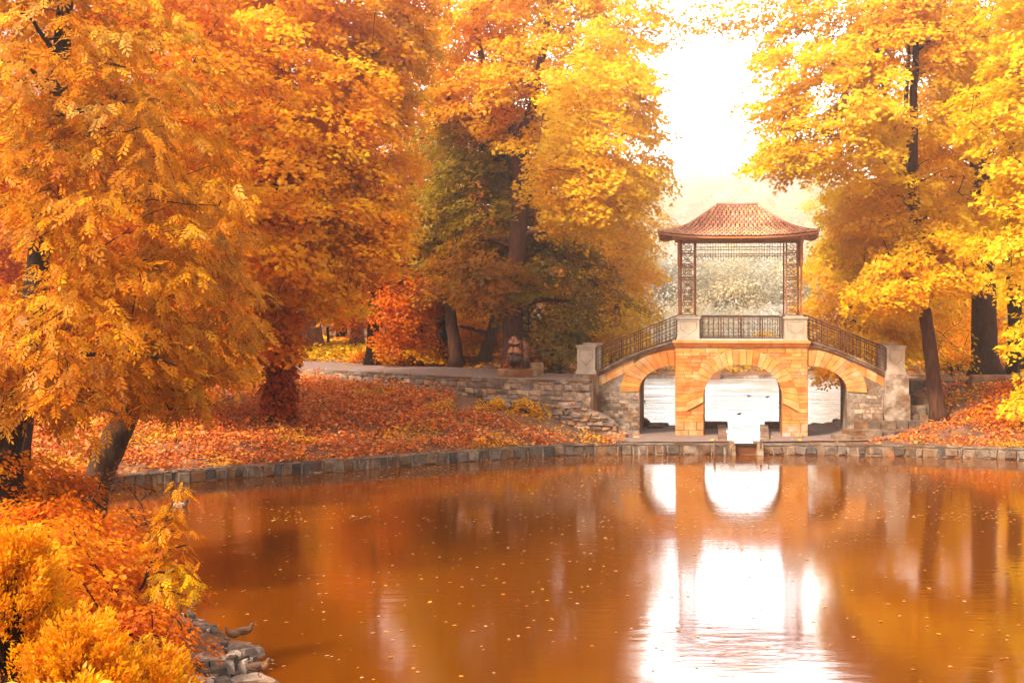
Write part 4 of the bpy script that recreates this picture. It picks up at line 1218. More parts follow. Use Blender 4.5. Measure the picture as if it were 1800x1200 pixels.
LEAFCOUNT = [0]
def tree(label, base, path, radii, ells, style='kite', L=.15, spray=(.5, .95), n=60, mat='leaf', seed=1, limbs=26, twigs=120, droop=.35, name='maple_tree', cat='tree', group=None, bark=(1, 1, 1), shell=.45, forks=(), k=10, flat=.16, limb_r=.16, clear=()):
    """path: trunk points; ells: (centre, radii, sprays, palette)"""
    rg = np.random.default_rng(seed)
    base = np.array(base, float)
    root = empty(name, base, 0, label, cat, group)
    path = [np.array(p, float) for p in path]
    cs, ods, parts = [], [], []
    ax = path[-1]
    for (c, r, S, pal) in ells:
        c = np.array(c, float); r = np.array(r, float)
        v = unit(rg.normal(size=(S, 3))); q = (shell + (1 - shell) * rg.random(S) ** .6)[:, None]
        # lumpy outline
        lump = 1 + .16 * np.sin(v[:, :1] * 5 + seed) * np.cos(v[:, 2:] * 4 + seed * 2) + .10 * np.sin(v[:, 1:2] * 9 + v[:, 2:] * 7 + seed)
        p = c + v * q * r * lump
        hg = H(p[:, 0], p[:, 1], False)
        p = p[p[:, 2] > np.maximum(hg, 0.0) + .5] if cat == 'tree' else p
        for (x0, x1, z0, z1, y1) in clear:      # sparse places where the bare trunk shows
            p = p[~((p[:, 0] > x0) & (p[:, 0] < x1) & (p[:, 2] > z0) & (p[:, 2] < z1) & (p[:, 1] < y1))]
        od = p - np.array([c[0] * .4 + ax[0] * .6, c[1] * .4 + ax[1] * .6, c[2]])
        Rr = rg.uniform(*spray, len(p))
        parts.append(spray_leaves(p, od, Rr, n, L, PAL[pal] if isinstance(pal, str) else pal, rg, style, droop, flat))
        cs.append(p); ods.append(od)
    V, Qs, T = crown_mesh(parts)
    LEAFCOUNT[0] += len(Qs)
    link('crown', npmesh('crown', V - base, Qs, T), M[mat], root)
    tb = MB(base)
    # trunk with root flare and slight irregularity
    tp = []; tr = []
    nsub = 5
    for i in range(len(path) - 1):
        for j in range(nsub):
            f = j / nsub
            tp.append(path[i] * (1 - f) + path[i + 1] * f + rg.normal(0, .02, 3) * [1, 1, 0]); tr.append((radii[i] * (1 - f) + radii[i + 1] * f) * rg.uniform(.96, 1.04))
    tp.append(path[-1]); tr.append(radii[-1])
    tr[0] *= 1.45; tr[1] *= 1.12
    tb.tube(tp, tr, k, bark)
    for fp, fr in forks: tb.tube([np.array(q, float) for q in fp], fr, max(6, k - 3), bark)
    allc = np.concatenate(cs)
    nodes = [np.array(q) for q in tp[len(tp) // 3:]]; nrad = list(tr[len(tr) // 3:])
    for fp, fr in forks:
        for q, r_ in zip(fp, fr): nodes.append(np.array(q, float)); nrad.append(r_)
    def connect(tg, rmax, kk, steps):
        nd = np.array(nodes)
        dd = nd - tg
        hor = np.hypot(dd[:, 0], dd[:, 1]); cost = np.linalg.norm(dd, axis=1) + np.where(dd[:, 2] > -.1 * hor, 2.5 + dd[:, 2] * 1.0, 0)
        i = int(np.argmin(cost)); s = nd[i]; r0 = min(rmax, nrad[i] * .62)
        if r0 < .012: r0 = .012
        L_ = np.linalg.norm(tg - s)
        mid = (s + tg) / 2 + np.array([0, 0, .14 * L_]) + rg.normal(0, .06 * L_, 3)
        pts, rs = [], []
        for q in np.linspace(0, 1, steps):
            pts.append(s * (1 - q) ** 2 + 2 * mid * q * (1 - q) + tg * q * q + (rg.normal(0, .012 * L_, 3) if 0 < q < 1 else 0)); rs.append(r0 * (1 - q) + max(.012, r0 * .28) * q)
        tb.tube(pts, rs, kk, bark, False)
        for a, b in zip(pts[1:], rs[1:]): nodes.append(a); nrad.append(b)
    if len(allc):
        far = allc[rg.permutation(len(allc))[:limbs]]
        far = far[np.argsort(np.linalg.norm(far - path[-1], axis=1))]
        for t in far: connect(t, limb_r, 6, 7)
        for t in allc[rg.permutation(len(allc))[:twigs]]: connect(t, .03, 4, 4)
    tb.build('trunk', M['bark'], root)
    return root

def CL_(px0, px1, py0, py1, D, pad=.55):
    a, b = P(px0, py1, D), P(px1, py0, D)
    return (a[0] - pad, b[0] + pad, a[2] - pad * .3, b[2] + pad * .3, D + .3)
def EL_(px, py, D, rx, ry, rd, S, pal): return (P(px, py, D), (rx * D / F, rd, ry * D / F), S, pal)

# --- big trees, left to right
b = P(15, 920, 30)
tree('tall ash tree at the left edge with dark trunk and pale tipped hanging leaves', b, [b, P(12, 790, 30), P(40, 640, 30.2), P(66, 480, 31), P(88, 330, 31.5), P(108, 120, 30.8), P(125, -150, 31)], [.36, .31, .27, .25, .24, .20, .12],
     [EL_(110, 120, 30.5, 240, 210, 3.2, 140, 'pale'), EL_(80, 230, 29, 90, 190, 1.0, 36, 'ash'), EL_(190, 380, 30.0, 230, 170, 3.0, 115, 'ash'), EL_(120, 600, 29.5, 190, 130, 2.4, 110, 'ash'), EL_(60, -150, 31, 300, 180, 3, 130, 'pale'), EL_(20, 680, 30, 120, 90, 2, 60, 'pale')],
     'pinnate', .31, (.3, .55), 13, 'leaf_glossy', 3, 26, 50, .38, name='ash_tree', bark=(.35, .3, .3), limb_r=.07, clear=[CL_(50, 90, 390, 500, 30.6, .05), CL_(0, 40, 765, 920, 30.2, .3)])
b = P(150, 925, 33.5)
tree('ash tree leaning right over the water edge from the left bank', b, [b, P(172, 840, 33.5), P(205, 765, 33.6), P(240, 690, 33.8), P(262, 600, 34), P(270, 480, 34.4), P(262, 350, 35)], [.40, .34, .32, .28, .22, .16, .09],
     [EL_(330, 520, 33.6, 140, 110, 2.2, 90, 'ash'), EL_(350, 400, 34.5, 100, 90, 2.2, 50, 'ash'), EL_(280, 640, 33, 150, 80, 2, 80, 'ash'), EL_(300, 220, 36, 130, 130, 2.5, 50, 'ash')],
     'pinnate', .31, (.3, .55), 13, 'leaf_glossy', 5, 18, 40, .38, name='ash_tree', bark=(.75, .7, .7), limb_r=.07, clear=[CL_(120, 250, 720, 900, 33.9, .2)])
b = P(492, 735, 56.5)
tree('huge orange maple with vine wrapped trunk on the left slope', b, [b, P(490, 640, 56.5), P(486, 520, 56.6), P(480, 380, 57), P(476, 200, 57.5), P(470, 0, 58), P(470, -180, 58)], [.46, .40, .36, .32, .28, .2, .1],
     [EL_(520, 160, 54, 190, 210, 4.5, 330, 'amber'), EL_(620, 250, 55, 120, 170, 3.5, 200, 'amber'), EL_(470, 380, 53, 170, 130, 4.0, 240, 'amber'), EL_(640, 400, 54, 80, 80, 2.6, 90, 'amber'), EL_(560, 480, 54.5, 100, 75, 2.5, 100, 'amber'),
      EL_(350, 250, 55, 190, 220, 4, 250, 'amber'), EL_(600, -60, 55, 230, 160, 4.5, 250, 'amber'), EL_(330, 560, 55, 170, 110, 3.5, 150, 'orange'), EL_(440, 560, 55, 90, 80, 2.2, 70, 'orange'), EL_(330, -80, 56, 220, 160, 4, 150, 'orange'), EL_(690, 90, 56, 60, 110, 2.5, 80, 'yellow')],
     'maple3', .17, (.5, .95), 80, seed=9, limbs=40, twigs=240, bark=(.45, .35, .3), limb_r=.13)
b = P(30, 760, 44)
b[2] = float(H(np.array([b[0]]), np.array([b[1]]), False)[0])
tree('orange maple standing between the two ash trees and the vine wrapped maple', b, [b, P(60, 600, 44), P(120, 400, 44.3), P(170, 180, 44.6), P(200, -20, 45)], [.3, .27, .23, .18, .1],
     [EL_(200, 330, 42, 230, 200, 2.8, 190, 'orange'), EL_(260, 90, 43, 230, 160, 3, 190, 'orange'), EL_(120, 560, 42, 150, 110, 2.4, 80, 'deep'), EL_(330, 600, 42, 130, 90, 2.2, 90, 'orange'), EL_(30, 150, 43, 130, 220, 3, 110, 'orange'), EL_(200, -110, 44, 280, 100, 3, 110, 'orange')],
     'maple3', .16, (.4, .75), 60, seed=10, limbs=26, twigs=160, bark=(.4, .32, .3), limb_r=.09)
b = P(903, 655, 68)
T4 = [b, P(900, 590, 68), P(904, 500, 68), P(913, 400, 68), P(914, 310, 68), P(912, 240, 68)]
tree('broad yellow and olive maple with a thick brown trunk rising behind the bronze statue', b, T4, [.58, .50, .46, .42, .40, .36],
     [EL_(960, 110, 68, 190, 190, 5, 320, 'yellow'), EL_(1065, 230, 60.5, 105, 170, 3.2, 230, 'lemon'), EL_(1020, 330, 61, 115, 80, 2.8, 120, 'yellow'), EL_(1050, 420, 70, 90, 110, 3.5, 140, 'yellow'), EL_(960, 500, 69, 140, 100, 3.5, 170, 'olive'),
      EL_(850, 360, 70, 90, 150, 3, 130, 'olive'), EL_(860, 480, 68, 85, 80, 3, 100, 'brown'), EL_(830, 110, 68.5, 110, 150, 4, 210, 'amber'), EL_(960, -120, 68, 240, 150, 5, 200, 'yellow'), EL_(1120, 50, 61, 60, 90, 2, 34, 'lemon'), EL_(800, 250, 71, 70, 80, 3, 60, 'olive'), EL_(900, 260, 72, 120, 120, 2, 80, 'olive')],
     'maple3', .16, (.5, .95), 76, seed=12, limbs=40, twigs=220, bark=(1.15, .7, .6), shell=.55, clear=[CL_(885, 935, 380, 460, 68), CL_(880, 925, 540, 660, 68), CL_(895, 935, 270, 330, 68, .1)],
     forks=[([P(912, 250, 68), P(890, 200, 68), P(850, 120, 68.5), P(830, 20, 69)], [.26, .22, .16, .1]), ([P(912, 250, 68), P(935, 190, 68), P(955, 90, 68), P(975, -60, 68)], [.28, .24, .18, .1]),
            ([P(912, 370, 68), P(945, 335, 67.6), P(985, 310, 65), P(1030, 290, 62.5)], [.16, .14, .1, .05]), ([P(912, 300, 68.2), P(860, 270, 69), P(800, 190, 70), P(760, 150, 70.5)], [.2, .18, .13, .08])], k=14)
b = P(1651, 742, 60.2)
tree('golden maple leaning left from the leafy right bank beside the bridge', b, [b, P(1640, 660, 60.2), P(1625, 540, 60.4), P(1612, 430, 60.6), P(1604, 320, 60.8), P(1606, 200, 61), P(1610, 90, 61.2), P(1612, -120, 61.5)], [.36, .31, .28, .26, .23, .18, .14, .07],
     [EL_(1610, 60, 59.5, 120, 100, 2, 110, 'yellow'), EL_(1465, 215, 58.5, 135, 150, 3.0, 250, 'lemon'), EL_(1600, 150, 61, 150, 190, 4, 240, 'yellow'), EL_(1580, 400, 62, 120, 110, 2.6, 150, 'yellow'), EL_(1500, 400, 67, 75, 90, 2.5, 110, 'lemon'), EL_(1640, 470, 59.5, 95, 70, 2.5, 85, 'yellow'), EL_(1570, 500, 59, 90, 50, 2, 50, 'yellow'),
      EL_(1440, 60, 61, 130, 90, 3.5, 70, 'lemon'), EL_(1560, -90, 61, 260, 130, 4, 170, 'lemon'), EL_(1350, 20, 61, 120, 60, 2.5, 26, 'lemon'), EL_(1365, 160, 58.5, 60, 90, 2, 34, 'lemon'), EL_(1375, 285, 58, 60, 40, 1.6, 28, 'lemon'), EL_(1225, 10, 62, 150, 50, 2, 26, 'lemon')],
     'maple3', .155, (.45, .9), 76, seed=21, limbs=34, twigs=240, bark=(.9, .6, .5), shell=.5, clear=[CL_(1280, 1452, 330, 600, 62.5, .35), CL_(1550, 1615, 90, 200, 60.6, .1), CL_(1595, 1615, 420, 450, 60.3, .25), CL_(1595, 1620, 240, 290, 60.5, .2), CL_(1620, 1650, 520, 740, 60.3, .4)],
     forks=[([P(1604, 330, 60.8), P(1580, 260, 60.6), P(1555, 160, 60.4), P(1540, 90, 60.2), P(1522, -10, 60)], [.15, .13, .1, .06, .03]), ([P(1605, 300, 60.8), P(1590, 210, 61), P(1598, 100, 61.2), P(1592, -20, 61.2)], [.12, .1, .07, .03])], k=12)
b = P(1732, 660, 69)
tree('golden tree with a very thick furrowed dark trunk behind the stone bench', b, [b, P(1730, 560, 69), P(1727, 420, 69), P(1722, 250, 69), P(1718, 50, 69)], [.66, .60, .56, .48, .3],
     [EL_(1690, 200, 69, 120, 200, 4, 150, 'yellow'), EL_(1700, 410, 67.5, 90, 50, 2.5, 45, 'amber'), EL_(1760, 40, 69, 150, 160, 4, 120, 'yellow'), EL_(1640, 330, 72, 110, 110, 3, 90, 'amber')],
     'maple3', .18, (.5, .95), 56, seed=23, limbs=20, twigs=110, bark=(.7, .5, .42), k=16, clear=[CL_(1705, 1757, 480, 660, 69, .1)])
b = P(1785, 662, 72)
tree('tree with a straight dark trunk near the right edge, right of the thick furrowed one', b, [b, P(1783, 560, 72), P(1778, 400, 72), P(1775, 200, 72)], [.42, .37, .32, .2],
     [EL_(1780, 380, 71, 60, 60, 2.5, 30, 'amber'), EL_(1790, 150, 72, 120, 160, 3.5, 90, 'amber')], 'kite', .26, (.5, .9), 60, seed=25, limbs=12, twigs=60, bark=(.5, .38, .34))
b = P(1880, 760, 48)
tree('bright yellow maple overhanging from the right edge above the bank', b, [b, P(1875, 560, 48), P(1872, 300, 48), P(1868, 60, 48)], [.35, .3, .25, .15],
     [EL_(1800, 180, 47, 90, 190, 2.4, 130, 'lemon'), EL_(1800, 400, 47, 80, 130, 2.2, 100, 'lemon'), EL_(1840, 590, 46.5, 60, 80, 1.6, 36, 'lemon'), EL_(1812, 690, 46.5, 28, 50, .8, 8, 'lemon'), EL_(1840, -40, 47, 130, 120, 3, 90, 'lemon'), EL_(1900, 300, 48, 120, 300, 3, 140, 'lemon')],
     'maple3', .155, (.35, .7), 44, seed=27, limbs=24, twigs=130, bark=(.6, .45, .4), limb_r=.08)

# --- trees behind, smaller parts
def simple(label, px, py, D, toppx, r, ells, seed, bark=(.6, .45, .4), name='maple_tree', n=85, L=.21, lean=None, top=None, **kw):
    b = P(px, py, D)
    g = float(H(np.array([b[0]]), np.array([b[1]]), False)[0]); b[2] = g - .05
    ty = top if top is not None else 200
    path = [b, P(px + (toppx - px) * .4, py + (ty - py) * .35, D), P(px + (toppx - px) * .75, py + (ty - py) * .7, D), P(toppx, ty, D)]
    return tree(label, b, path, [r, r * .85, r * .7, r * .4], ells, 'kite', L, (.6, 1.1), n, seed=seed, bark=bark, name=name, limbs=kw.get('limbs', 12), twigs=kw.get('twigs', 50), shell=kw.get('shell', .5), clear=kw.get('clear', ()))
simple('small deep orange maple on a slim dark trunk at the far side of the path', 655, 642, 74, 662, .34, [EL_(690, 560, 73, 75, 62, 2.2, 85, 'deep'), EL_(610, 510, 73.5, 45, 50, 2, 40, 'orange'), EL_(720, 500, 74, 70, 60, 2.4, 70, 'deep'), EL_(715, 622, 73, 55, 22, 1.6, 36, 'orange'), EL_(660, 440, 75, 80, 60, 2.5, 60, 'deep')], 31, (.28, .22, .2), top=330, clear=[CL_(640, 672, 470, 650, 74, .1)])
simple('tree with a brown trunk tilted to the left by the path, left of the statue', 803, 650, 72, 770, .34, [EL_(790, 500, 73, 75, 40, 2.5, 60, 'brown'), EL_(760, 400, 73, 70, 100, 3, 80, 'olive'), EL_(830, 570, 79, 60, 45, 1.5, 50, 'amber')], 33, (.9, .62, .5), top=300)
simple('tree with a pale leaning trunk, its top tilted right, just left of the statue', 848, 650, 74, 888, .38, [EL_(860, 440, 75, 80, 80, 2.5, 70, 'brown'), EL_(850, 590, 77, 60, 40, 1.5, 45, 'amber')], 35, (1.5, 1.2, 1.05), top=480, limbs=6, twigs=20)
simple('slim dark tree between the orange maple and the leaning trunks', 740, 648, 76, 742, .14, [EL_(735, 440, 76, 50, 90, 2, 60, 'deep'), EL_(740, 590, 81, 50, 40, 1.5, 45, 'amber')], 37, (.3, .2, .2), top=380)
simple('stout short stump trunk leaning left beside the tilted brown trunk', 775, 650, 75, 782, .40, [EL_(770, 330, 76, 60, 120, 2.5, 60, 'brown')], 39, (.5, .35, .3), top=420)
simple('tree with a thick pale grey trunk left of the small grassy patch', 545, 618, 88, 548, .70, [EL_(560, 470, 88, 90, 70, 4, 80, 'amber'), EL_(520, 350, 88, 130, 120, 4, 90, 'orange')], 41, (2.2, 1.9, 1.9), top=250, clear=[CL_(525, 565, 555, 620, 88, .2)])
simple('tree with a smooth pale grey trunk right of the small grassy patch', 627, 617, 92, 630, .42, [EL_(640, 470, 92, 80, 60, 3, 60, 'orange'), EL_(610, 350, 92, 90, 120, 4, 80, 'orange')], 43, (2.3, 2.0, 1.95), top=250)
simple('thin dark sapling trunk standing in the yellow grassy patch', 577, 617, 95, 576, .10, [EL_(580, 520, 95, 60, 45, 2, 45, 'orange')], 45, (.3, .22, .2), top=480, limbs=5, twigs=15)
simple('yellow tree with low boughs beside the left stair of the bridge', 1080, 640, 80, 1085, .3, [EL_(1085, 420, 80, 80, 110, 3.5, 150, 'yellow'), EL_(1075, 550, 78, 70, 60, 3, 95, 'lemon'), EL_(1010, 560, 79, 70, 50, 3, 70, 'amber')], 47, top=250, bark=(.8, .6, .5))
simple('amber tree with boughs hanging behind the right stair of the bridge', 1500, 655, 76, 1510, .3, [EL_(1490, 480, 75, 80, 60, 3, 80, 'yellow'), EL_(1540, 580, 74, 75, 50, 2.5, 95, 'yellow'), EL_(1590, 540, 76, 80, 90, 3, 120, 'yellow'), EL_(1440, 560, 75, 45, 40, 2, 28, 'yellow'), EL_(1475, 655, 71, 26, 28, 1.2, 12, 'amber')], 49, top=330, bark=(.7, .5, .42))
simple('amber tree rising behind the leaning golden maple on the right bank', 1640, 640, 92, 1645, .35, [EL_(1630, 520, 92, 110, 110, 4, 200, 'yellow'), EL_(1600, 350, 93, 120, 130, 4, 110, 'yellow'), EL_(1690, 600, 88, 70, 60, 3, 80, 'orange')], 51, top=250)
simple('dense amber tree filling the gap behind the stone bench at the right edge', 1800, 640, 92, 1790, .35, [EL_(1780, 530, 92, 110, 110, 4, 190, 'yellow'), EL_(1800, 300, 93, 130, 160, 4, 110, 'amber')], 53, top=250)
simple('yellow tree far behind the right bank, seen just right of the pavilion', 1560, 640, 112, 1565, .35, [EL_(1545, 460, 112, 130, 120, 4, 150, 'yellow'), EL_(1520, 280, 112, 120, 150, 5, 120, 'lemon')], 55, top=200)
for i, (px, D, lab, pal) in enumerate(((-60, 78, 'deep orange tree at the far left behind the ash foliage', 'deep'), (110, 84, 'orange tree behind the left ash trunks', 'orange'), (250, 76, 'orange tree behind the leaning ash on the left', 'deep'), (400, 88, 'orange tree behind the vine wrapped maple', 'orange'),
                                (480, 112, 'orange tree deep in the park beyond the grassy patch', 'orange'), (600, 118, 'amber tree deep in the park above the pale trunks', 'amber'), (720, 106, 'orange tree deep in the park behind the small deep orange maple', 'orange'), (830, 112, 'amber tree deep in the park behind the leaning trunks', 'amber'), (960, 100, 'brown and amber tree behind the thick trunk of the statue tree', 'brown'), (1040, 118, 'yellow tree far behind the broad maple', 'yellow'), (1680, 105, 'amber tree far behind between the leaning golden maple and the thick dark trunk', 'amber'), (1860, 84, 'golden tree behind the overhanging maple at the right edge', 'yellow'), (1640, 128, 'yellow tree in the far background on the right', 'yellow'))):
    simple(lab, px, 625, D, px + 5, .35, [EL_(px, 500, D, 110, 95, 4, 110, pal), EL_(px + 20, 300, D, 120, 150, 4.5, 110, pal), EL_(px, 60, D, 130, 190, 4, 120, pal)] + ([EL_(px, 610, D, 80, 30, 2.5, 60, pal)] if px not in (480, 600) else []), 60 + i, top=200, n=80, L=.25)

# --- shrubs
def shrub(label, c, r, S, pal, seed, style='kite', L=.14, n=40, spray=(.25, .5), name='shrub', stems=9, mat='leaf', flat=.25, shell=.5, droop=.3, cat='shrub', twigs=30):
    c = np.array(c, float)
    g = float(H(np.array([c[0]]), np.array([c[1]]), False)[0])
    b = np.array([c[0], c[1], g - .05])
    return tree(label, b, [b, b + [0, 0, r[2] * .4]], [.05, .03], [(c, r, S, pal)], style, L, spray, n, mat, seed, stems, twigs, droop, name, cat, None, (.5, .35, .3), shell, k=6, flat=flat, limb_r=.04)
shrub('dark green and orange shrub between the statue and the left stair of the bridge', P(985, 605, 67), (1.5, 1.2, 1.2), 50, [(.16, .20, .06), (.24, .24, .08), (.66, .22, .02), (.50, .28, .03)], 81, L=.2, n=55, spray=(.4, .7))
shrub('low orange shrub right behind the plinth', P(935, 640, 67), (1.0, .8, .7), 30, 'deep', 82, L=.18, n=45)
shrub('round orange shrub at the foot of the slim dark trunks across the path', P(712, 630, 74), (1.3, 1.0, .7), 36, 'orange', 83, L=.2, n=45, spray=(.4, .7))
shrub('ragged orange shrub across the path near the small grassy patch', P(640, 632, 77), (1.0, .8, .6), 26, 'orange', 84, L=.2)
shrub('thin multi stemmed orange sapling beside the bench', P(1672, 605, 66), (.9, .8, 1.9), 30, 'amber', 85, L=.16, n=26, spray=(.3, .55), stems=14)
shrub('yellow leaved shrub at the right edge below the hanging maple boughs', P(1812, 705, 58), (.5, .6, .7), 20, 'yellow', 86, L=.16)
shrub('yellow bush growing at the foot of the retaining wall', P(865, 712, 60), (.5, .4, .35), 14, 'amber', 87, L=.15, n=30, spray=(.2, .35), stems=5)
shrub('orange and yellow bush right of the fallen stone block', P(925, 722, 59.7), (.9, .5, .45), 26, 'amber', 88, L=.15, n=30, spray=(.2, .4), stems=6)
# vine on the slope trunk
rgv = np.random.default_rng(5)
b = P(492, 700, 56.3)
tt = rgv.random(900); aa = rgv.uniform(0, 2 * pi, 900)
pv = np.stack([b[0] + np.cos(aa) * .48 + rgv.normal(0, .1, 900), b[1] + np.sin(aa) * .48, b[2] - .6 + tt * 4.6], -1)
od = np.stack([np.cos(aa), np.sin(aa), aa * 0], -1)
V, Qs, T = spray_leaves(pv, od, rgv.uniform(.15, .3, 900), 9, .17, PAL['red'], rgv)
tag(link('climbing_vine', npmesh('climbing_vine', V, Qs, T), M['leaf']), 'red orange climbing vine wrapped round the maple trunk on the slope', 'vine')
# far-shore bushes (yellow) and park shrubs on the far left bank
for i, x in enumerate(np.linspace(4, 34, 11)):
    lab = ['leftmost', 'second', 'third', 'fourth', 'fifth', 'sixth', 'seventh', 'eighth', 'ninth', 'tenth', 'rightmost'][i] + ' of the yellow bushes lining the far shore, counted from the left'
    s_ = shrub(lab, (x + rgv.uniform(-.6, .6), 105 + rgv.uniform(-.4, 1.2), 1.6 + rgv.uniform(-.2, .6)), (1.9, 1.3, 1.3 + rgv.uniform(0, .4)), 34, 'lemon', 100 + i, L=.22, n=50, spray=(.4, .7), stems=5, twigs=8)
    s_['group'] = 'yellow bushes on the far shore'

# --- near left bank vegetation
shrub('dense orange shrub at the water edge in front of the leaning ash', (-10.9, 31.6, 1.6), (1.8, 1.6, 1.0), 120, 'deep', 201, L=.13, n=60, spray=(.25, .45), cat='shrub')
shrub('orange shrub spreading below the left ash trunk', (-11.6, 30.0, 2.2), (2.0, 1.5, 1.1), 110, 'orange', 202, L=.13, n=60, spray=(.25, .45))
shrub('deep orange shrub on the bank above the broken shore wall', (-8.8, 27.4, 1.5), (1.5, 1.4, 1.0), 120, 'deep', 203, L=.11, n=60, spray=(.22, .42))
shrub('rusty orange shrub tumbling down to the broken shore wall', (-6.9, 24.2, 1.2), (1.4, 1.3, .9), 130, 'deep', 204, L=.10, n=60, spray=(.2, .38))
shrub('orange shrub in the bottom left corner behind the yellow conifer', (-7.6, 22.6, 1.9), (1.6, 1.6, 1.0), 110, 'orange', 205, L=.11, n=60, spray=(.22, .42))
shrub('low red orange shrub beside the stones at the bottom of the shore wall', (-5.9, 21.8, .9), (1.05, 1.2, .75), 90, 'deep', 206, L=.09, n=60, spray=(.2, .35))
shrub('small airy rust coloured shrub with fine twigs over the water edge', (-8.4, 30.6, 1.8), (.9, .7, .9), 30, [(.5, .14, .03), (.44, .2, .08)], 207, L=.07, n=30, spray=(.2, .4), stems=14)
def conifer(label, c, h, r, seed, pal, nb=150):
    """feathery golden cypress: upright plumes of tiny scale sprays"""
    rg = np.random.default_rng(seed); c = np.array(c, float)
    root = empty('golden_cypress', c, 0, label, 'conifer')
    Vs, Ts = [], []
    tb = MB(c)
    tb.tube([c + [0, 0, -.3], c + [0, 0, h * .5], c + [0, 0, h * .85]], [.07, .05, .02], 6, (.5, .35, .3))
    for i in range(nb):
        f = rg.random() ** .7; a = rg.uniform(0, 2 * pi)
        z = h * (.05 + .9 * f * .98); rad = r * (1 - f) ** .6 * rg.uniform(.45, 1.0)
        st = c + [0, 0, max(0, z - .5)]; tip = c + np.array([cos(a) * rad, sin(a) * rad, z])
        tb.tube([st, (st + tip) / 2 + [0, 0, -.05], tip], [.018, .012, .006], 4, (.5, .3, .2), False)
        pd = unit(np.array([cos(a) * .7, sin(a) * .7, .95]) + rg.normal(0, .2, 3))
        PL = rg.uniform(.28, .5); nl = 120
        s_ = unit(np.cross(pd, [0, 0, 1]) + rg.normal(0, .3, 3)); u_ = np.cross(pd, s_)
        t = rg.random(nl); side = rg.uniform(-1, 1, nl)
        wv = PL * .34 * (1 - t) ** .7 + .02
        pp = tip - pd * PL * .35 + pd * (t * PL)[:, None] + s_ * (side * wv)[:, None] + u_ * rg.normal(0, .03, (nl, 1))
        dd = unit(pd * .9 + s_ * (side * .8)[:, None] + rg.normal(0, .25, (nl, 3)))
        nn = unit(rg.normal(0, 1, (nl, 3))); nn = unit(nn - dd * (nn * dd).sum(1, keepdims=True))
        LL = rg.uniform(.035, .075, nl)
        V, _ = kites(pp, dd, nn, LL, LL * .22, 0); Vs.append(V)
        Ts.append(palette(pal, nl, rg) * rg.uniform(.8, 1.15))
    V = np.concatenate(Vs); Qs = np.arange(len(V)).reshape(-1, 4)
    link('foliage', npmesh('foliage', V - c, Qs, np.concatenate(Ts)), M['leaf'], root)
    tb.build('stem', M['bark'], root); LEAFCOUNT[0] += len(Qs)
gold = [(.82, .38, .006), (.84, .50, .02), (.62, .20, .004), (.74, .28, .005)]
conifer('tall golden feathery cypress at the left edge of the foreground', (-4.6, 13.0, 1.5), 2.7, 1.15, 301, gold, 300)
conifer('golden feathery cypress in the middle of the foreground conifers', (-3.75, 12.4, 1.5), 2.0, .95, 302, gold, 260)
conifer('low golden cypress at the bottom left in front of the rest', (-3.3, 10.6, 2.0), 1.35, .8, 303, gold, 220)
conifer('low golden cypress spilling toward the orange shrubs', (-3.45, 13.6, 1.3), 1.6, .9, 304, gold, 220)
rock('mossy_rock', 'mossy grey rock showing between the golden cypress and the orange shrubs', 'rock', P(188, 1148, 15.5), (.25, .25, .3), 31, 'plaster', (1.5, 1.45, 1.3))
shrub('yellow leaved creeper covering the mossy rock', P(205, 1165, 15.2), (.45, .3, .35), 24, 'lemon', 208, L=.06, n=40, spray=(.10, .2), stems=5, twigs=10)
# sapling with hanging leaflets
b = P(228, 1100, 23.5)
tree('slim yellow orange sapling in front of the water with layered hanging leaves', b + [0, 0, -.4], [b + [0, 0, -.4], P(245, 1050, 23.5), P(265, 990, 23.5), P(290, 920, 23.5), P(318, 850, 23.5)], [.03, .026, .022, .016, .006],
     [EL_(300, 950, 23.5, 38, 62, .4, 34, 'orange'), EL_(300, 1020, 23.3, 46, 35, .4, 26, 'amber'), EL_(270, 1060, 23.3, 50, 35, .4, 22, 'orange'), EL_(308, 870, 23.5, 20, 22, .2, 4, 'orange')], 'pinnate', .16, (.12, .22), 8, seed=77, limbs=10, twigs=20, droop=.4, name='sapling', bark=(.4, .25, .2), k=6, limb_r=.012, flat=.1)
# broad yellow leaves right under the camera
rgn = np.random.default_rng(91)
c0 = P(110, 1215, 6.0)
root = empty('broad_leaf_plant', c0 + [0, 0, -.9], 0, 'plant with broad lemon yellow leaves peeping in at the bottom left edge', 'plant')
pts = []
for px in (5, 28, 52, 120, 170, 200): pts.append(P(px, 1198 + rgn.uniform(-6, 22), 6.0 + rgn.uniform(-.2, .3)))
pts = np.array(pts); T_ = len(pts)
d = unit(np.stack([rgn.uniform(-1, 1, T_), rgn.uniform(-.6, .2, T_), rgn.uniform(-.1, .4, T_)], -1)); nn = unit(np.array([[0, -.5, 1]]) + rgn.normal(0, .3, (T_, 3))); nn = unit(nn - d * (nn * d).sum(1, keepdims=True))
s = unit(np.cross(d, nn)); V = []; Qs = []
for i in range(T_):
    L_ = rgn.uniform(.05, .085); o = len(V); W_ = L_ * .38
    for f, wf in ((0, .05), (.18, .7), (.42, 1.0), (.7, .75), (.9, .3), (1, .02)):
        for sg in (-1, 0, 1): V.append(pts[i] + d[i] * L_ * f + s[i] * sg * W_ * wf - nn[i] * (abs(sg) * .12 * L_ + .15 * L_ * f * f) - (c0 + [0, 0, -.9]))
    for r in range(5):
        for q in range(2): Qs.append((o + r * 3 + q, o + r * 3 + q + 1, o + r * 3 + q + 4, o + r * 3 + q + 3))
link('leaves', npmesh('leaves', V, Qs, np.tile([.84, .60, .06], (len(Qs), 1)) * rgn.uniform(.85, 1.1, (len(Qs), 1)), True), M['leaf'], root)
m = MB(c0 + [0, 0, -.9])
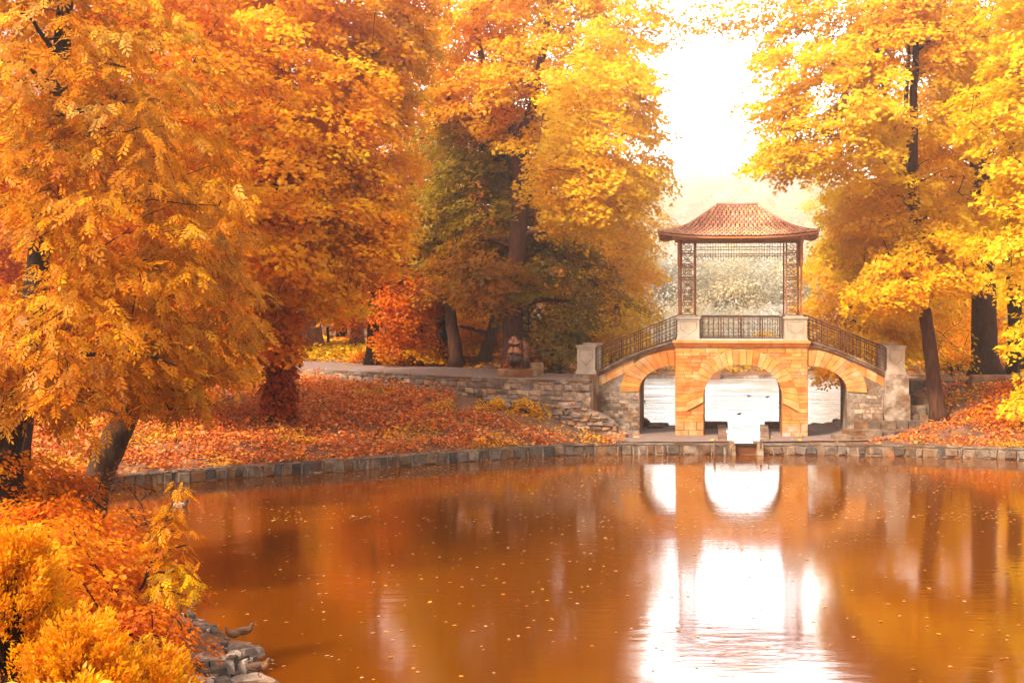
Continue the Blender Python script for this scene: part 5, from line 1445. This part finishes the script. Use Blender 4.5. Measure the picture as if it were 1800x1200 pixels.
for p_ in pts: m.tube([c0 + [0, 0, -.9], (c0 + p_) / 2 + [0, 0, -.25], p_], [.006, .005, .003], 4, (1, .8, .4), False)
m.build('stems', M['bark'], root)

# --- ground cover: fallen leaves and creeper on the banks
def scatter(name, regions, seed, label=None):
    rg = np.random.default_rng(seed); parts = []
    for (poly, dens, L, pal, hgt, cond) in regions:
        poly = np.array(poly); lo, hi = poly.min(0), poly.max(0)
        n = int((hi - lo).prod() * dens)
        p = lo + rg.random((n, 2)) * (hi - lo)
        k = inside(poly, p[:, 0], p[:, 1]) & ~inside(LOWER, p[:, 0], p[:, 1]) & ~inside(UPPER, p[:, 0], p[:, 1])
        if cond is not None: k &= cond(p[:, 0], p[:, 1])
        k &= rg.random(n) < .25 + .75 * sstep((vnoise(p[:, 0] + 3, p[:, 1] * 1.6, 1.1, seed + 5) + .75) / .8)
        p = p[k]; n = len(p)
        cl = .5 + .5 * vnoise(p[:, 0], p[:, 1], 1.3, seed) 
        z = H(p[:, 0], p[:, 1], False) + rg.random(n) ** 2 * hgt * (.4 + cl) + .015
        a = rg.uniform(0, 2 * pi, n)
        d = unit(np.stack([np.cos(a), np.sin(a), rg.normal(.0, .35, n)], -1)); nn = unit(np.array([[0, -.25, 1]]) + rg.normal(0, .5, (n, 3))); nn = unit(nn - d * (nn * d).sum(1, keepdims=True))
        LL = L * (.5 + 1.1 * rg.random(n) ** 2)
        V, Qs = kites(np.stack([p[:, 0], p[:, 1], z], -1), d, nn, LL, LL * .42)
        pc = np.array(PAL[pal]) if isinstance(pal, str) else np.array(pal)
        base = palette(pc, n, rg)
        # patches of yellower plants
        pt = sstep((vnoise(p[:, 0], p[:, 1], .9, seed + 2) - .35) / .3)[:, None]
        base = base * (1 - pt * .7) + np.array([.78, .36, .02]) * pt * .7
        parts.append((V, Qs, np.clip(base * rg.uniform(.6, 1.3, (n, 1)), 0, .95)))
    V, Qs, T = crown_mesh(parts); LEAFCOUNT[0] += len(Qs)
    return tag(link(name, npmesh(name, V, Qs, T), M['litter']), label, None, None, 'stuff')
front = lambda x, y: y < edge_y(x) - .2
thin = lambda x, y: (y < edge_y(x) - .2) & ~((x > -2.5) & (x < 6) & (y > np.interp(x, [-2.5, 0, 3, 6], [59.6, 58.6, 57.9, 57.3])))
slopeL = [(-20, 44), (-13, 44.6)] + [tuple(p) for p in LP[::-1] if p[0] < 5] + [(4.5, 58.6), (3, 59.5), (-20, 72), (-26, 60)]
RB = [(.80, .14, .006), (.70, .07, .010), (.84, .22, .006), (.86, .36, .01), (.46, .05, .02), (.78, .42, .20)]
scatter('ground_cover', [(slopeL, 260, .125, RB, .45, thin),
                         ([(-26, 20), (-5, 17), (-6, 24), (-7.4, 26.5), (-14, 44), (-14, 60), (-30, 60)], 150, .12, RB, .30, front),
                         ([(-12, 8), (0, 8), (-4, 18), (-12, 24)], 120, .10, 'orange', .2, None)], 401)
slopeR = [(14.3, 57.2), (27, 52.5), (34, 55), (34, 64), (16.5, 64.5), (17.2, 61), (15.2, 58.7)]
scatter('ground_cover', [(slopeR, 200, .12, RB, .22, lambda x, y: ~((x < 18.5) & (y > 58.2 + (x - 15) * .35)) | (rng.random(x.shape) < .12)), ([(19, 58.5), (24, 57), (24, 62.5), (19.5, 61.5)], 180, .15, 'deep', .4, None)], 402)
scatter('ground_cover', [([(-14, 79.5), (-10, 79), (-8, 80), (-7, 96), (-15, 96)], 60, .25, 'yellow', .35, None), ([(-40, 76), (2, 70), (4, 110), (-40, 120)], 10, .3, 'orange', .12, lambda x, y: y > edge_y(x) + 8.4), ([(16, 66), (34, 64), (40, 80), (18, 70)], 16, .22, 'orange', .1, None)], 403)
scatter('fallen_leaves', [([(-20, 60), (3.4, 60), (3.4, 75), (-20, 80)], 2.2, .16, 'amber', .01, lambda x, y: (y > edge_y(x)) & (y < edge_y(x) + 8.2)), ([(3.8, 57.3), (16, 57.5), (16, 65), (3.8, 65)], 3.0, .15, 'amber', .01, None), ([(-4, 57), (6, 57), (6, 60), (-4, 60)], 9, .15, 'amber', .02, front)], 404)

# leaves floating on the pond
rgf = np.random.default_rng(55)
lo, hi = LOWER.min(0), LOWER.max(0)
p = lo + rgf.random((60000, 2)) * (hi - lo)
k = inside(LOWER, p[:, 0], p[:, 1])
cl = vnoise(p[:, 0] * .6, p[:, 1] * 1.4, .45, 2) * .5 + .5
dens = np.where(p[:, 1] > 40, .12 + .85 * cl ** 2, .06 + .12 * cl)
k &= rgf.random(len(p)) < dens * np.where(p[:, 1] > 47, 1.0, .5)
p = p[k]; n = len(p); a = rgf.uniform(0, 2 * pi, n)
LL = rgf.uniform(.03, .12, n)
d = np.stack([np.cos(a), np.sin(a), 0 * a], -1); nn = unit(np.array([[0, 0, 1.0]]) + rgf.normal(0, .05, (n, 3))); nn = unit(nn - d * (nn * d).sum(1, keepdims=True))
V, Qs = kites(np.stack([p[:, 0], p[:, 1], np.full(n, .012)], -1), d, nn, LL, LL * .4, -.03)
tag(link('floating_leaves', npmesh('floating_leaves', V, Qs, np.clip(palette([(.75, .30, .02), (.62, .14, .01), (.8, .45, .06), (.70, .24, .02), (.8, .65, .4)], n, rgf) * rgf.uniform(.5, 1.0, (n, 1)), 0, .95)), M['litter']), kind='stuff')

# far wooded hill
rgh = np.random.default_rng(66)
hy = 148 + 172 * rgh.random(680) ** 1.2; hx = rgh.uniform(0, 1, 680) * (hy * .19) + hy * .06
hc = np.stack([hx, hy, H(hx, hy) + rgh.uniform(2.5, 6.5, len(hx))], -1)
lx, ly = rgh.uniform(2, 42, 150), rgh.uniform(109, 146, 150)
hc = np.concatenate([hc, np.stack([lx, ly, H(lx, ly) - rgh.uniform(.3, 1.4, 150)], -1)])
parts = []
pals = ['haze', [(.78, .70, .52), (.86, .70, .36)], [(.68, .66, .60), (.70, .66, .56)]]  # leaf colours paled, painting distance haze into the far trees
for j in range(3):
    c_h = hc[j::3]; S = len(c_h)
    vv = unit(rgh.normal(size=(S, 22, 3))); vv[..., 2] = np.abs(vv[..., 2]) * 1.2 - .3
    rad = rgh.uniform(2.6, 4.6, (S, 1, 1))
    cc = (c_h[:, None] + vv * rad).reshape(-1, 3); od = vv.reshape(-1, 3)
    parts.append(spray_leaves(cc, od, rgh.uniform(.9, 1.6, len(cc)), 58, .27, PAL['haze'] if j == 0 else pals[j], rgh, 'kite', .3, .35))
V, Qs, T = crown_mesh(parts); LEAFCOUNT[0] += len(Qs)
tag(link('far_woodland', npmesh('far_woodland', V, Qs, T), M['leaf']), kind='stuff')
print('LEAF QUADS', LEAFCOUNT[0])

# tall mixed woodland closing the park behind the nearer trees
for seed_, (xa, xb, ya, yb, cnt) in ((71, (-125, 4, 128, 185, 420)), (72, (52, 135, 112, 170, 240))):
    rgw = np.random.default_rng(seed_)
    wx, wy = rgw.uniform(xa, xb, cnt), rgw.uniform(ya, yb, cnt)
    wz = H(wx, wy) + 1.5 + 21 * rgw.random(cnt) ** .9
    vv = unit(rgw.normal(size=(cnt, 24, 3))); rad = rgw.uniform(2.6, 4.6, (cnt, 1, 1))
    cc = (np.stack([wx, wy, wz], -1)[:, None] + vv * rad).reshape(-1, 3)
    V, Qs, T = spray_leaves(cc, vv.reshape(-1, 3), rgw.uniform(.9, 1.5, len(cc)), 13, .55, PAL['orange' if seed_ == 71 else 'yellow'], rgw, 'kite', .3, .35)
    LEAFCOUNT[0] += len(Qs)
    tag(link('park_woodland', npmesh('park_woodland', V, Qs, T), M['leaf']), kind='stuff')
print('LEAF QUADS', LEAFCOUNT[0])

# ------------------------------------------------------------------ haze
m, n = new_mat('haze')
pv_ = N(n, 'ShaderNodeVolumePrincipled'); pv_.inputs['Color'].default_value = (1.0, .91, .76, 1); pv_.inputs['Density'].default_value = .0019; pv_.inputs['Anisotropy'].default_value = .82
o_ = N(n, 'ShaderNodeOutputMaterial'); n.links.new(pv_.outputs[0], o_.inputs['Volume'])
hb = MB(); hb.box(-640, 660, -330, 760, -3, 62)
tag(hb.build('haze', m), kind='stuff')
